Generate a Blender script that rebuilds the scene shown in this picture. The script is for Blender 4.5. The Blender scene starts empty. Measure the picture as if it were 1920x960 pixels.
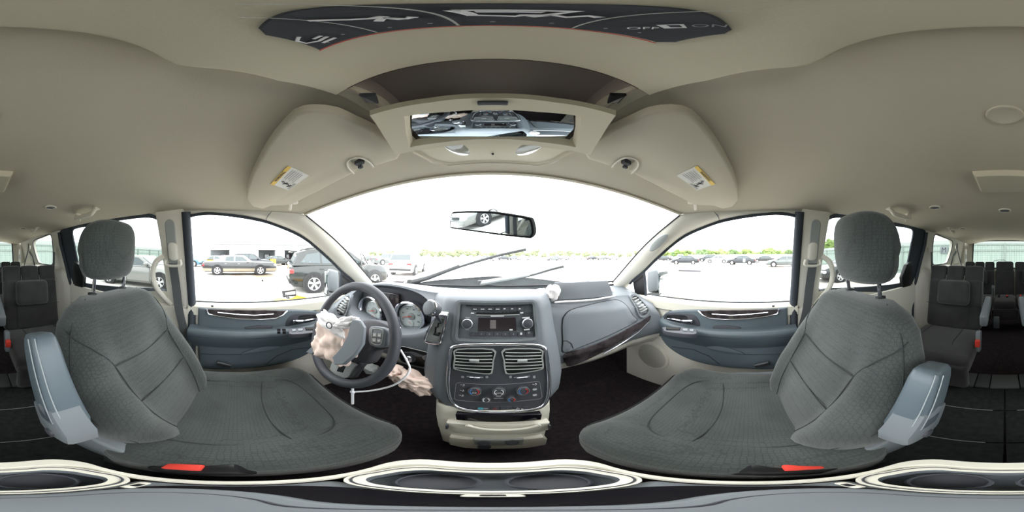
import bpy, bmesh, math, random
from math import sin, cos, tan, radians, degrees, pi, sqrt, atan2
from mathutils import Vector, Matrix
from mathutils.geometry import tessellate_polygon

random.seed(7)
SC = bpy.context.scene
COL = SC.collection
CZ = 1.40            # height of the camera above the ground outside; car parts are written relative to the camera

# ------------------------------------------------------------------ camera, sky, exposure
cam = bpy.data.cameras.new('camera')
cam.type = 'PANO'
if hasattr(cam, 'panorama_type'):
    cam.panorama_type = 'EQUIRECTANGULAR'
else:
    cam.cycles.panorama_type = 'EQUIRECTANGULAR'
cam.clip_start = 0.005
cam.clip_end = 1000
camo = bpy.data.objects.new('camera', cam)
COL.objects.link(camo)
camo.location = (0, 0, CZ)
camo.rotation_euler = (radians(90), 0, radians(-6.75))
SC.camera = camo

w = bpy.data.worlds.new('overcast_sky')
SC.world = w
w.use_nodes = True
nt = w.node_tree
bg = nt.nodes['Background']
tc = nt.nodes.new('ShaderNodeTexCoord')
sep = nt.nodes.new('ShaderNodeSeparateXYZ')
ramp = nt.nodes.new('ShaderNodeValToRGB')
nt.links.new(tc.outputs['Generated'], sep.inputs[0])
nt.links.new(sep.outputs['Z'], ramp.inputs['Fac'])
ramp.color_ramp.elements[0].position = 0.0
ramp.color_ramp.elements[0].color = (0.86, 0.90, 0.94, 1)
ramp.color_ramp.elements[1].position = 0.6
ramp.color_ramp.elements[1].color = (1.0, 1.0, 1.0, 1)
nt.links.new(ramp.outputs['Color'], bg.inputs['Color'])
bg.inputs['Strength'].default_value = 3.6
SC.view_settings.view_transform = 'Standard'
SC.view_settings.look = 'None'
SC.view_settings.gamma = 1.0
SC.view_settings.use_curve_mapping = False
SC.view_settings.exposure = 1.15
SC.cycles.max_bounces = 14
SC.cycles.diffuse_bounces = 10
SC.cycles.transparent_max_bounces = 16
SC.cycles.caustics_reflective = False
SC.cycles.caustics_refractive = False

# ------------------------------------------------------------------ projection helpers (photo angles -> points in the car)
def ray(px, py):
    az = radians((px - 924) * 0.1875)
    el = radians((480 - py) * 0.1875)
    return Vector((sin(az) * cos(el), cos(az) * cos(el), sin(el)))

def at(px, py, x=None, y=None, z=None, r=None, pl=None):
    d = ray(px, py)
    if x is not None: s = x / d.x
    elif y is not None: s = y / d.y
    elif z is not None: s = z / d.z
    elif r is not None: s = r / sqrt(d.x * d.x + d.y * d.y)
    else:
        n, k = pl
        s = k / d.dot(Vector(n))
    return d * s

def lerp(a, b, t): return a + (b - a) * t
def sm(t):
    t = max(0.0, min(1.0, t)); return t * t * (3 - 2 * t)
def interp(x, xs, ys):
    if x <= xs[0]: return ys[0]
    for i in range(1, len(xs)):
        if x <= xs[i]:
            return lerp(ys[i - 1], ys[i], (x - xs[i - 1]) / (xs[i] - xs[i - 1]))
    return ys[-1]
def spline(pts, n, closed=False):
    """Catmull-Rom through points (Vectors or tuples); n samples per segment."""
    P = [Vector(p) for p in pts]
    m = len(P); out = []
    segs = m if closed else m - 1
    for i in range(segs):
        if closed:
            a, b, c, d = P[(i - 1) % m], P[i], P[(i + 1) % m], P[(i + 2) % m]
        else:
            b, c = P[i], P[i + 1]
            a = P[i - 1] if i > 0 else b * 2 - c
            d = P[i + 2] if i + 2 < m else c * 2 - b
        for k in range(n):
            t = k / n
            out.append(0.5 * ((2 * b) + (c - a) * t + (2 * a - 5 * b + 4 * c - d) * t * t + (3 * b - a - 3 * c + d) * t ** 3))
    if not closed: out.append(P[-1].copy())
    return out
def resample(pts, n):
    P = [Vector(p) for p in pts]
    L = [0.0]
    for i in range(1, len(P)): L.append(L[-1] + (P[i] - P[i - 1]).length)
    out = []; j = 1
    for k in range(n):
        s = L[-1] * k / (n - 1)
        while j < len(P) - 1 and L[j] < s: j += 1
        dl = L[j] - L[j - 1]
        out.append(P[j - 1].lerp(P[j], 0 if dl < 1e-9 else (s - L[j - 1]) / dl))
    return out
def rrect(w, h, r, n=4):
    """rounded rectangle outline, centred, counter-clockwise, 2D tuples"""
    out = []
    for cx, cy, a0 in ((w/2-r, h/2-r, 0), (-w/2+r, h/2-r, 90), (-w/2+r, -h/2+r, 180), (w/2-r, -h/2+r, 270)):
        for k in range(n + 1):
            a = radians(a0 + 90 * k / n)
            out.append((cx + r * cos(a), cy + r * sin(a)))
    return out

# ------------------------------------------------------------------ mesh collector
class MB:
    def __init__(s): s.v = []; s.f = []
    def add(s, vs, fs):
        o = len(s.v)
        s.v += [Vector(p) for p in vs]
        s.f += [tuple(i + o for i in f) for f in fs]
        return s
    def loft(s, rings, closed=True, cap0=False, cap1=False, loop=False):
        n = len(rings[0]); m = len(rings); fs = []
        vs = [p for r in rings for p in r]
        for i in range(m if loop else m - 1):
            for j in range(n if closed else n - 1):
                a = i * n + j; b = i * n + (j + 1) % n
                c = ((i + 1) % m) * n + (j + 1) % n; d = ((i + 1) % m) * n + j
                fs.append((a, b, c, d))
        if cap0: fs.append(tuple(reversed(range(n))))
        if cap1: fs.append(tuple((m - 1) * n + j for j in range(n)))
        return s.add(vs, fs)
    def grid(s, fn, nu, nv):
        return s.loft([[fn(i / nu, j / nv) for j in range(nv + 1)] for i in range(nu + 1)], closed=False)
    def tube(s, pts, r, n=8, closed=False, caps=True, flat=1.0, up=None):
        P = [Vector(p) for p in pts]; m = len(P); rings = []
        nrm = None
        for i in range(m):
            if closed: t = P[(i + 1) % m] - P[i - 1]
            else: t = P[min(i + 1, m - 1)] - P[max(i - 1, 0)]
            if t.length < 1e-9: t = Vector((0, 0, 1))
            t.normalize()
            if up is not None: nrm = Vector(up)
            if nrm is None:
                nrm = Vector((0, 0, 1)) if abs(t.z) < .9 else Vector((1, 0, 0))
            nrm = nrm - t * nrm.dot(t)
            if nrm.length < 1e-6: nrm = t.orthogonal()
            nrm.normalize()
            b = t.cross(nrm)
            rr = r[i] if isinstance(r, (list, tuple)) else r
            rings.append([P[i] + (nrm * cos(2 * pi * k / n) * flat + b * sin(2 * pi * k / n)) * rr for k in range(n)])
        return s.loft(rings, True, caps and not closed, caps and not closed, loop=closed)
    def box(s, c, size, bev=0.0, rot=None, seg=2):
        bm = bmesh.new()
        bmesh.ops.create_cube(bm, size=1.0)
        for v in bm.verts: v.co = Vector((v.co.x * size[0], v.co.y * size[1], v.co.z * size[2]))
        if bev > 0:
            bmesh.ops.bevel(bm, geom=list(bm.edges), offset=min(bev, min(size) * .49), segments=seg, profile=.5, affect='EDGES')
        bm.verts.index_update()
        M = rot.to_4x4() if rot is not None else Matrix.Identity(4)
        c = Vector(c)
        vs = [M @ v.co + c for v in bm.verts]
        fs = [tuple(v.index for v in f.verts) for f in bm.faces]
        bm.free()
        return s.add(vs, fs)
    def lathe(s, prof, c=(0, 0, 0), axis=(0, 0, 1), n=24, cap=True):
        """prof: list of (radius, height along axis)"""
        ax = Vector(axis).normalized(); a = ax.orthogonal().normalized(); b = ax.cross(a); c = Vector(c)
        rings = [[c + ax * h + (a * cos(2 * pi * k / n) + b * sin(2 * pi * k / n)) * max(r, 1e-5) for k in range(n)] for r, h in prof]
        c0 = cap and prof[0][0] > 1e-4 and not (abs(prof[0][1] - prof[1][1]) < 1e-7 and prof[1][0] < prof[0][0])
        return s.loft(rings, True, c0, cap and prof[-1][0] > 1e-4)
    def slab(s, pts, t, bev=0.0, seg=1):
        """front outline pts (3D), t = vector from the front to the back; bev rounds the front rim"""
        P = [Vector(p) for p in pts]; t = Vector(t); n = len(P)
        rings = [[p + t for p in P]]
        if bev > 0:
            q = inset(P, bev, t)
            tn = t.normalized()
            for k in range(seg + 1):
                a = (pi / 2) * k / seg
                rings.append([P[i].lerp(q[i], 1 - cos(a)) + tn * bev * (1 - sin(a)) for i in range(n)])
        else:
            rings.append(P)
        return s.loft(rings, True, True, True)
    def ring(s, outer, inner, t):
        """flat frame between two outlines with equal counts, thickness t (vector, to the back)"""
        t = Vector(t)
        O = [Vector(p) for p in outer]; I = [Vector(p) for p in inner]
        return s.loft([O, I, [p + t for p in I], [p + t for p in O]], True, loop=True)
    def ell(s, c, r, nu=12, nv=20, p=1.0, rot=None):
        """superellipsoid: p<1 boxier"""
        def sp(v): return math.copysign(abs(v) ** p, v)
        c = Vector(c); rings = []
        for i in range(nu + 1):
            a = -pi / 2 + pi * i / nu
            rg = []
            for j in range(nv):
                b = 2 * pi * j / nv
                q = Vector((r[0] * sp(cos(a)) * sp(cos(b)), r[1] * sp(cos(a)) * sp(sin(b)), r[2] * sp(sin(a))))
                rg.append(c + (rot @ q if rot is not None else q))
            rings.append(rg)
        return s.loft(rings, True)
    def xf(s, M):
        s.v = [M @ v for v in s.v]; return s
    def mir(s):
        s.v = [Vector((-v.x, v.y, v.z)) for v in s.v]; s.f = [tuple(reversed(f)) for f in s.f]; return s

def newell(P):
    n = Vector((0, 0, 0))
    for i in range(len(P)):
        a, b = P[i], P[(i + 1) % len(P)]
        n += a.cross(b)
    return n.normalized() if n.length > 1e-12 else Vector((0, 0, 1))
def inset(P, d, t=None):
    """offset a closed outline inwards by d within its plane"""
    n = newell(P); out = []; m = len(P)
    for i in range(m):
        a, b, c = P[i - 1], P[i], P[(i + 1) % m]
        e1 = (b - a); e2 = (c - b)
        if e1.length < 1e-9: e1 = e2
        if e2.length < 1e-9: e2 = e1
        n1 = n.cross(e1).normalized(); n2 = n.cross(e2).normalized()
        h = n1 + n2
        if h.length < 1e-6: h = n1
        h.normalize()
        k = max(.5, h.dot(n1))
        out.append(b + h * (d / k))
    return out

ORG = {}
def link(o, name, parent=None, label=None, cat=None, group=None, kind=None):
    COL.objects.link(o)
    if parent is not None: o.parent = parent
    if label: o['label'] = label
    if cat: o['category'] = cat
    if group: o['group'] = group
    if kind: o['kind'] = kind
    return o
def thing(name, label, cat, base=(0, 0, 0), group=None, kind=None, rz=0.0):
    """an Empty at the thing's base (camera-relative coordinates) that parents its parts"""
    o = bpy.data.objects.new(name, None)
    o.empty_display_size = .05
    link(o, name, None, label, cat, group, kind)
    b = Vector(base) + Vector((0, 0, CZ))
    o.location = b; o.rotation_euler = (0, 0, rz)
    ORG[o.name] = b
    return o
def build(name, mb, mat, parent=None, label=None, cat=None, group=None, kind=None, local=False, sharp=38, sub=0, mats=None):
    me = bpy.data.meshes.new(name)
    if local:
        vs = mb.v; org = None
    else:
        W = [v + Vector((0, 0, CZ)) for v in mb.v]
        if parent is not None: org = ORG[parent.name]
        else:
            lo = [min(v[i] for v in W) for i in range(3)]; hi = [max(v[i] for v in W) for i in range(3)]
            org = Vector(((lo[0] + hi[0]) / 2, (lo[1] + hi[1]) / 2, lo[2]))
        vs = [v - org for v in W]
    me.from_pydata([tuple(v) for v in vs], [], mb.f)
    bm = bmesh.new(); bm.from_mesh(me)
    bmesh.ops.remove_doubles(bm, verts=bm.verts, dist=1e-6)
    bmesh.ops.recalc_face_normals(bm, faces=bm.faces)
    bm.to_mesh(me); bm.free()
    if sharp > 0:
        for p in me.polygons: p.use_smooth = True
        try: me.set_sharp_from_angle(angle=radians(sharp))
        except Exception: pass
    me.materials.append(mat)
    o = bpy.data.objects.new(name, me)
    link(o, name, parent, label, cat, group, kind)
    if org is not None:
        ORG[o.name] = org
        if parent is None: o.location = org
    if sub:
        md = o.modifiers.new('subdivision', 'SUBSURF'); md.levels = sub; md.render_levels = sub
    return o
def text(body, c, right, up, size, mat, parent, name='lettering', ext=.0002, align='CENTER'):
    cu = bpy.data.curves.new(name, 'FONT')
    cu.body = body; cu.size = size; cu.extrude = ext
    cu.align_x = align; cu.align_y = 'CENTER'
    tmp = bpy.data.objects.new(name + '_tmp', cu)
    me = bpy.data.meshes.new_from_object(tmp)
    bpy.data.objects.remove(tmp); bpy.data.curves.remove(cu)
    me.name = name; me.materials.clear(); me.materials.append(mat)
    o = bpy.data.objects.new(name, me)
    link(o, name, parent)
    R = Vector(right).normalized(); U = Vector(up); U = (U - R * U.dot(R)).normalized(); N = R.cross(U)
    p = Vector(c) + Vector((0, 0, CZ)) - ORG[parent.name]
    M = Matrix.Identity(4)
    for i in range(3):
        M[i][0] = R[i]; M[i][1] = U[i]; M[i][2] = N[i]; M[i][3] = p[i]
    o.matrix_local = M
    ORG[o.name] = ORG[parent.name]
    return o

# ------------------------------------------------------------------ materials
def lin(c):
    out = []
    for v in c:
        v = v / 255.0
        out.append(v / 12.92 if v <= .04045 else ((v + .055) / 1.055) ** 2.4)
    return out
def M(name, col, rough=.5, metal=0.0, noise=0.0, nscale=30, bump=None, bscale=100, bstr=.2, spec=.5, coat=0.0, emit=0.0):
    m = bpy.data.materials.new(name); m.use_nodes = True
    nt = m.node_tree; b = nt.nodes['Principled BSDF']
    c = lin(col) + [1]
    b.inputs['Base Color'].default_value = c
    b.inputs['Roughness'].default_value = rough
    b.inputs['Metallic'].default_value = metal
    b.inputs['Specular IOR Level'].default_value = spec
    b.inputs['Coat Weight'].default_value = coat
    b.inputs['Coat Roughness'].default_value = .06
    if emit > 0:
        b.inputs['Emission Color'].default_value = c; b.inputs['Emission Strength'].default_value = emit
    tcn = None
    if noise > 0 or bump:
        tcn = nt.nodes.new('ShaderNodeTexCoord')
    if noise > 0:
        nz = nt.nodes.new('ShaderNodeTexNoise'); nz.inputs['Scale'].default_value = nscale; nz.inputs['Detail'].default_value = 4
        rp = nt.nodes.new('ShaderNodeValToRGB')
        rp.color_ramp.elements[0].position = .3; rp.color_ramp.elements[1].position = .7
        rp.color_ramp.elements[0].color = [x * (1 - noise) for x in c[:3]] + [1]
        rp.color_ramp.elements[1].color = [min(1, x * (1 + noise)) for x in c[:3]] + [1]
        nt.links.new(tcn.outputs['Object'], nz.inputs['Vector'])
        nt.links.new(nz.outputs['Fac'], rp.inputs['Fac']); nt.links.new(rp.outputs['Color'], b.inputs['Base Color'])
    if bump:
        if bump == 'voronoi':
            tx = nt.nodes.new('ShaderNodeTexVoronoi'); outn = 'Distance'
        else:
            tx = nt.nodes.new('ShaderNodeTexNoise'); outn = 'Fac'; tx.inputs['Detail'].default_value = 3
        tx.inputs['Scale'].default_value = bscale
        bn = nt.nodes.new('ShaderNodeBump'); bn.inputs['Strength'].default_value = bstr; bn.inputs['Distance'].default_value = .002
        nt.links.new(tcn.outputs['Object'], tx.inputs['Vector'])
        nt.links.new(tx.outputs[outn], bn.inputs['Height']); nt.links.new(bn.outputs['Normal'], b.inputs['Normal'])
    return m
def GLASS(name, tint, refl=.06, veil=0.0, rough=0.0):
    m = bpy.data.materials.new(name); m.use_nodes = True
    nt = m.node_tree; nt.nodes.remove(nt.nodes['Principled BSDF'])
    out = nt.nodes['Material Output']
    tr = nt.nodes.new('ShaderNodeBsdfTransparent'); tr.inputs['Color'].default_value = list(tint) + [1]
    gl = nt.nodes.new('ShaderNodeBsdfGlossy'); gl.inputs['Roughness'].default_value = rough
    mx = nt.nodes.new('ShaderNodeMixShader'); mx.inputs['Fac'].default_value = refl
    nt.links.new(tr.outputs[0], mx.inputs[1]); nt.links.new(gl.outputs[0], mx.inputs[2])
    last = mx
    if veil > 0:  # translucent mix that lays a bright glow over the glass
        tl = nt.nodes.new('ShaderNodeBsdfTranslucent'); tl.inputs['Color'].default_value = (.9, .9, .9, 1)
        nz = nt.nodes.new('ShaderNodeTexNoise'); nz.inputs['Scale'].default_value = 3; nz.inputs['Detail'].default_value = 6
        tcn = nt.nodes.new('ShaderNodeTexCoord'); nt.links.new(tcn.outputs['Object'], nz.inputs['Vector'])
        mr = nt.nodes.new('ShaderNodeMapRange'); mr.inputs['From Min'].default_value = .3; mr.inputs['From Max'].default_value = .7
        mr.inputs['To Min'].default_value = veil * .75; mr.inputs['To Max'].default_value = veil * 1.25
        nt.links.new(nz.outputs['Fac'], mr.inputs['Value'])
        m2 = nt.nodes.new('ShaderNodeMixShader'); nt.links.new(mr.outputs[0], m2.inputs['Fac'])
        nt.links.new(mx.outputs[0], m2.inputs[1]); nt.links.new(tl.outputs[0], m2.inputs[2]); last = m2
    nt.links.new(last.outputs[0], out.inputs['Surface'])
    return m
def FABRIC(name, col, cell=190, bstr=.6, vary=.25):
    """woven seat cloth: honeycomb relief and dusty patches"""
    m = bpy.data.materials.new(name); m.use_nodes = True
    nt = m.node_tree; b = nt.nodes['Principled BSDF']
    b.inputs['Roughness'].default_value = .95; b.inputs['Specular IOR Level'].default_value = .15
    b.inputs['Sheen Weight'].default_value = .25; b.inputs['Sheen Roughness'].default_value = .5
    c = lin(col)
    tcn = nt.nodes.new('ShaderNodeTexCoord')
    vo = nt.nodes.new('ShaderNodeTexVoronoi'); vo.feature = 'DISTANCE_TO_EDGE'; vo.inputs['Scale'].default_value = cell; vo.inputs['Randomness'].default_value = .35
    nz = nt.nodes.new('ShaderNodeTexNoise'); nz.inputs['Scale'].default_value = 7; nz.inputs['Detail'].default_value = 5
    n2 = nt.nodes.new('ShaderNodeTexNoise'); n2.inputs['Scale'].default_value = 700
    rp = nt.nodes.new('ShaderNodeValToRGB')
    rp.color_ramp.elements[0].position = .3; rp.color_ramp.elements[1].position = .72
    rp.color_ramp.elements[0].color = [x * (1 - vary) for x in c] + [1]
    rp.color_ramp.elements[1].color = [x * (1 + vary) for x in c] + [1]
    for t in (vo, nz, n2): nt.links.new(tcn.outputs['Object'], t.inputs['Vector'])
    nt.links.new(nz.outputs['Fac'], rp.inputs['Fac'])
    mv = nt.nodes.new('ShaderNodeMapRange'); mv.inputs['From Max'].default_value = .12
    mv.inputs['To Min'].default_value = .72; mv.inputs['To Max'].default_value = 1.06
    nt.links.new(vo.outputs['Distance'], mv.inputs['Value'])
    mul = nt.nodes.new('ShaderNodeMixRGB'); mul.blend_type = 'MULTIPLY'; mul.inputs['Fac'].default_value = 1
    nt.links.new(rp.outputs['Color'], mul.inputs['Color1']); nt.links.new(mv.outputs[0], mul.inputs['Color2'])
    nt.links.new(mul.outputs[0], b.inputs['Base Color'])
    ad = nt.nodes.new('ShaderNodeMath'); ad.operation = 'MULTIPLY_ADD'; ad.inputs[1].default_value = .25
    nt.links.new(n2.outputs['Fac'], ad.inputs[0]); nt.links.new(mv.outputs[0], ad.inputs[2])
    bn = nt.nodes.new('ShaderNodeBump'); bn.inputs['Strength'].default_value = bstr; bn.inputs['Distance'].default_value = .0015
    nt.links.new(ad.outputs[0], bn.inputs['Height']); nt.links.new(bn.outputs['Normal'], b.inputs['Normal'])
    return m

m_head = M('headliner_cloth', (192, 186, 170), .95, noise=.03, nscale=4, bump='noise', bscale=500, bstr=.15, spec=.1)
m_beige = M('beige_plastic', (216, 212, 201), .6, bump='noise', bscale=700, bstr=.08, spec=.3)
m_beige_l = M('pale_beige_plastic', (214, 211, 198), .5, bump='noise', bscale=700, bstr=.06, spec=.35)
m_console_top = M('olive_beige_plastic', (198, 192, 172), .55, bump='noise', bscale=700, bstr=.06, spec=.3)
m_dash = M('slate_dash_plastic', (112, 118, 124), .5, noise=.04, nscale=6, bump='noise', bscale=600, bstr=.18, spec=.4)
m_dash_d = M('charcoal_plastic', (66, 68, 74), .55, bump='noise', bscale=600, bstr=.12, spec=.4)
m_door = M('blue_grey_door_vinyl', (86, 97, 104), .5, noise=.06, nscale=5, bump='noise', bscale=500, bstr=.15, spec=.45)
m_vinyl = M('blue_grey_armrest_vinyl', (80, 91, 98), .42, noise=.05, nscale=8, bump='noise', bscale=350, bstr=.2, spec=.5)
m_grey = M('mid_grey_plastic', (108, 114, 118), .5, spec=.4)
m_lgrey = M('light_grey_plastic', (158, 162, 160), .5, spec=.4)
m_black = M('black_plastic', (24, 24, 26), .4, spec=.4)
m_gloss = M('gloss_black', (20, 19, 24), .12, spec=.5)
m_rubber = M('black_rubber', (56, 61, 68), .7, spec=.3)
m_chrome = M('chrome', (225, 225, 235), .1, 1.0)
m_satin = M('satin_silver', (190, 192, 198), .3, 1.0)
m_steel = M('steel', (170, 170, 172), .35, 1.0)
m_mirror = M('mirror_glass', (215, 225, 228), .01, 1.0)
m_wood = M('dark_wood_trim', (58, 52, 54), .15, noise=.55, nscale=26, spec=.5, coat=.6)
m_carpet = M('black_carpet', (50, 45, 47), 1.0, noise=.25, nscale=60, bump='noise', bscale=900, bstr=.6, spec=.05)
m_lid = M('floor_lid_carpet', (46, 47, 48), 1.0, noise=.2, nscale=40, bump='noise', bscale=900, bstr=.5, spec=.05)
m_fabric = FABRIC('charcoal_honeycomb_cloth', (61, 66, 64), 115)
m_fabric2 = FABRIC('charcoal_smooth_cloth', (70, 75, 72), 420, .35)
m_fabric_r = FABRIC('dark_rear_seat_cloth', (52, 52, 52), 330, .35)
m_seam = M('dark_seam_thread', (38, 42, 42), .9)
m_seam_l = M('pale_piping', (140, 148, 150), .7)
m_white = M('white_plastic', (235, 235, 240), .5)
m_print = M('white_print', (225, 225, 228), .6)
m_pgrey = M('grey_print', (150, 150, 155), .6)
m_red = M('red_plastic', (214, 66, 54), .4)
m_redprint = M('red_print', (205, 60, 60), .5)
m_blueprint = M('blue_print', (70, 130, 200), .5)
m_yellow = M('yellow_print', (228, 190, 80), .6)
m_label = M('white_label_paper', (220, 220, 215), .7)
m_bag = M('airbag_cloth', (226, 205, 194), .9, noise=.12, nscale=14, bump='noise', bscale=60, bstr=.3, spec=.1)
m_bagw = M('airbag_cloth_white', (238, 234, 234), .9, bump='noise', bscale=60, bstr=.2, spec=.1)
m_strap = M('grey_webbing', (92, 94, 96), .8, bump='noise', bscale=800, bstr=.3, spec=.15)
m_gauge = M('gauge_face', (205, 212, 212), .45)
m_screen = M('dark_screen', (44, 38, 42), .12, spec=.5)
m_wglass = GLASS('windshield_glass', (.97, .985, .98), .035, veil=.018)  # translucent layer imitates the glow washing out the view ahead
m_sglass = GLASS('clear_side_glass', (.97, .985, .98), .03)
m_tint = GLASS('privacy_glass', (.47, .505, .495), .03)
m_lens = GLASS('clear_lens', (.9, .92, .93), .25, rough=.1)
# ================================================================== THE SETTING: cabin shell
FLZ = -.93
m_paint = M('silver_van_paint', (176, 180, 184), .35, .3, coat=.5)
def hdr(u): return Vector((.62 * u, .45 - .174 * u * u, .25 - .073 * u * u))
def _zc(y): return interp(y, (-2.85, -2.3, -.5, 0, .2, .45), (.265, .295, .295, .282, .27, .25))
def _ze(y): return interp(y, (-2.85, -2.2, -1, -.3, 0, .276), (.19, .235, .235, .21, .195, .177))
def _xe(y): return interp(y, (-2.85, -2.2, -.25, .0, .276), (.60, .675, .695, .685, .62))
def ceil_uv(u, v):
    h = hdr(u)
    y = lerp(h.y, -2.85, v); ye = lerp(.276, -2.85, v)
    p = lerp(2.0, 3.4, sm(v * 8))
    zc = _zc(lerp(.45, -2.85, v)); ze = _ze(ye)
    return Vector((u * _xe(ye), y, zc - (zc - ze) * abs(u) ** p))
def ceil_z(x, y):
    v = (.45 - y) / 3.30
    for _ in range(4):
        ye = lerp(.276, -2.85, v); u = x / _xe(ye)
        v = (hdr(u).y - y) / (hdr(u).y + 2.85)
    return ceil_uv(u, v).z

mb = MB(); NU, NVV = 48, 66
def vv(j): return (j / NVV) ** 1.6
G = [[ceil_uv(-1 + 2 * i / NU, vv(j)) for j in range(NVV + 1)] for i in range(NU + 1)]
vs = [p for r in G for p in r]; fs = []
for i in range(NU):
    for j in range(NVV):
        c = (G[i][j] + G[i + 1][j] + G[i + 1][j + 1] + G[i][j + 1]) / 4
        if abs(c.x) < .135 and .03 < c.y < .34: continue
        n = NVV + 1
        fs.append((i * n + j, (i + 1) * n + j, (i + 1) * n + j + 1, i * n + j + 1))
mb.add(vs, fs)
ceiling = build('ceiling', mb, m_head, label='tan cloth headliner over the whole cabin', cat='ceiling', kind='structure')
# outer roof skin above it
mb = MB()
mb.loft([[ceil_uv(-1 + 2 * i / 24, (j / 30) ** 1.5) * 1.0 + Vector(((-1 + 2 * i / 24) * .06, .03 if j == 0 else 0, .055 + .035 * (1 - abs(-1 + 2 * i / 24) ** 3))) for j in range(31)] for i in range(25)], closed=False)
build('roof', mb, m_paint, label='silver outer roof skin above the headliner', cat='roof', kind='structure')

# windshield side edges
WP = spline([(.62, .276, .177), (.68, .518, .045), (.72, .80, -.175)], 10)
def Wpt(t):
    k = t * (len(WP) - 1); i = min(int(k), len(WP) - 2); return WP[i].lerp(WP[i + 1], k - i)
def wind(s, t):
    q = Wpt(t); b = 1 - s * s
    return Vector((s * q.x, q.y + b * lerp(.174, .34, t), q.z + b * lerp(.073, -.045, t)))
mb = MB().grid(lambda a, b: wind(-1 + 2 * a, b) + Vector((0, .004, .004)), 40, 20)
build('window_1', mb, m_wglass, label='wide clear windshield across the front', cat='windshield', kind='structure')
mb = MB().tube([wind(-1, t / 20) for t in range(21)], .004, 6)
mb.tube([wind(1, t / 20) for t in range(21)], .004, 6)
mb.tube([wind(-1 + 2 * t / 40, 0) for t in range(41)], .003, 6)
mb.tube([wind(-1 + 2 * t / 40, .985) for t in range(41)], .006, 6)
build('trim_1', mb, m_black, label='thin black seal round the windshield', cat='trim', kind='structure')
# windshield header strip: the front of the headliner rolls down to the glass
mb = MB().grid(lambda a, b: hdr(-1 + 2 * a) + Vector((0, -.012 + .016 * b, -.004 - .001 * sin(pi * b))), 40, 3)
build('trim_2', mb, m_head, label='cloth edge of headliner along the top of the windshield', cat='trim', kind='structure')

def sp(s): return ((s, 0, .2326), .744)        # tilted plane of the side glass
def side(px, py, s=1):
    """photo point measured on the right-hand side -> 3D on the side-glass plane, mirrored for the left"""
    p = at(px, py, pl=sp(1)); p.x *= s; return p
Dtop = spline([side(*q) for q in ((1492, 404), (1470, 400), (1443, 399.5), (1373, 409), (1330, 421), (1277, 446), (1231, 485), (1209, 507), (1186, 526), (1168, 548))], 6)
NT = 60
Dr = resample(Dtop, NT)
Cedge = [ceil_uv(1, v) for v in [.17 - .17 * k / 14 for k in range(15)]][:-1] + [Wpt(t / 20) for t in range(21)]
Cr = resample(Cedge, NT)
SIDES = ((-1, 'left'), (1, 'right'))
def mx(p, s): return Vector((p.x * s, p.y, p.z))
k = 3
for s, nm in SIDES:
    mb = MB(); rings = []
    for i in range(NT):
        a, b = Cr[i], Dr[i]
        rg = []
        w_ = (b - a).length
        for j in range(9):
            t = j / 8
            p = a.lerp(b, t) + Vector((-.6, -.6, -.25)).normalized() * (sin(pi * t) ** .7) * min(.022, w_ * .22) * (1 if i > 8 else i / 8)
            rg.append(mx(p, s))
        rings.append(rg)
    mb.loft(rings, closed=False)
    o = build('trim_%d' % k, mb, m_beige, label='beige trim of the %s windshield pillar and door header' % nm, cat='pillar trim', kind='structure'); k += 1
    if s == 1:
        # tweeter / grab recess on the right pillar
        mb = MB()
        c0, c1 = at(1218, 470, r=.80), at(1252, 440, r=.73)
        mid = (c0 + c1) / 2; ax = (c1 - c0).normalized(); nn = -mid.normalized(); up = nn.cross(ax)
        L = (c1 - c0).length / 2
        mb.slab([mid + nn * .012 + ax * (L * cos(a)) + up * (.022 * sin(a)) for a in [2 * pi * q / 24 for q in range(24)]], -nn * .02, .004, 2)
        build('speaker_grille', mb, m_lgrey, o)
    # joint line between pillar trim and headliner
    mb = MB().tube([mx(Cr[20].lerp(Dr[18], t / 6) + Vector((-.012, -.012, -.008)) * sin(pi * t / 6), s) for t in range(7)], .0016, 5)
    build('joint', mb, m_grey, o)
    # black window gasket along the door opening
    mb = MB().tube([mx(p, s) + Vector((-.004 * s, 0, -.004)) for p in Dr[:-6]], .0075, 7)
    build('gasket', mb, m_rubber, o)

# side walls behind the front doors, with the window openings
def opening(pts, n=5): return spline([side(*q) for q in pts], n, closed=True)
slide_open = opening(((1556, 404), (1580, 400.5), (1630, 407), (1690, 420), (1722, 428), (1735, 434), (1733, 455), (1716, 520), (1706, 545), (1690, 548), (1620, 547), (1550, 545), (1533, 543), (1535, 500), (1541, 450), (1547, 415)))
slide_glass = opening(((1560, 410), (1582, 407), (1630, 413), (1680, 423), (1708, 428), (1715, 434), (1712, 455), (1703, 500), (1698, 523), (1690, 531), (1630, 538), (1560, 541), (1537, 541), (1538, 500), (1545, 450), (1552, 420)))
quart_open = opening(((1752, 443), (1757, 440), (1770, 445), (1782, 450), (1786, 456), (1783, 472), (1777, 490), (1772, 494), (1760, 496), (1750, 496), (1748, 485), (1749, 460)))
YZ = lambda P: [Vector((p.y, p.z, 0)) for p in P]
outer = [Vector((-.225, -.27, 0)), Vector((-.225, .265, 0)), Vector((-2.80, .265, 0)), Vector((-2.80, -.27, 0))]
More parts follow.
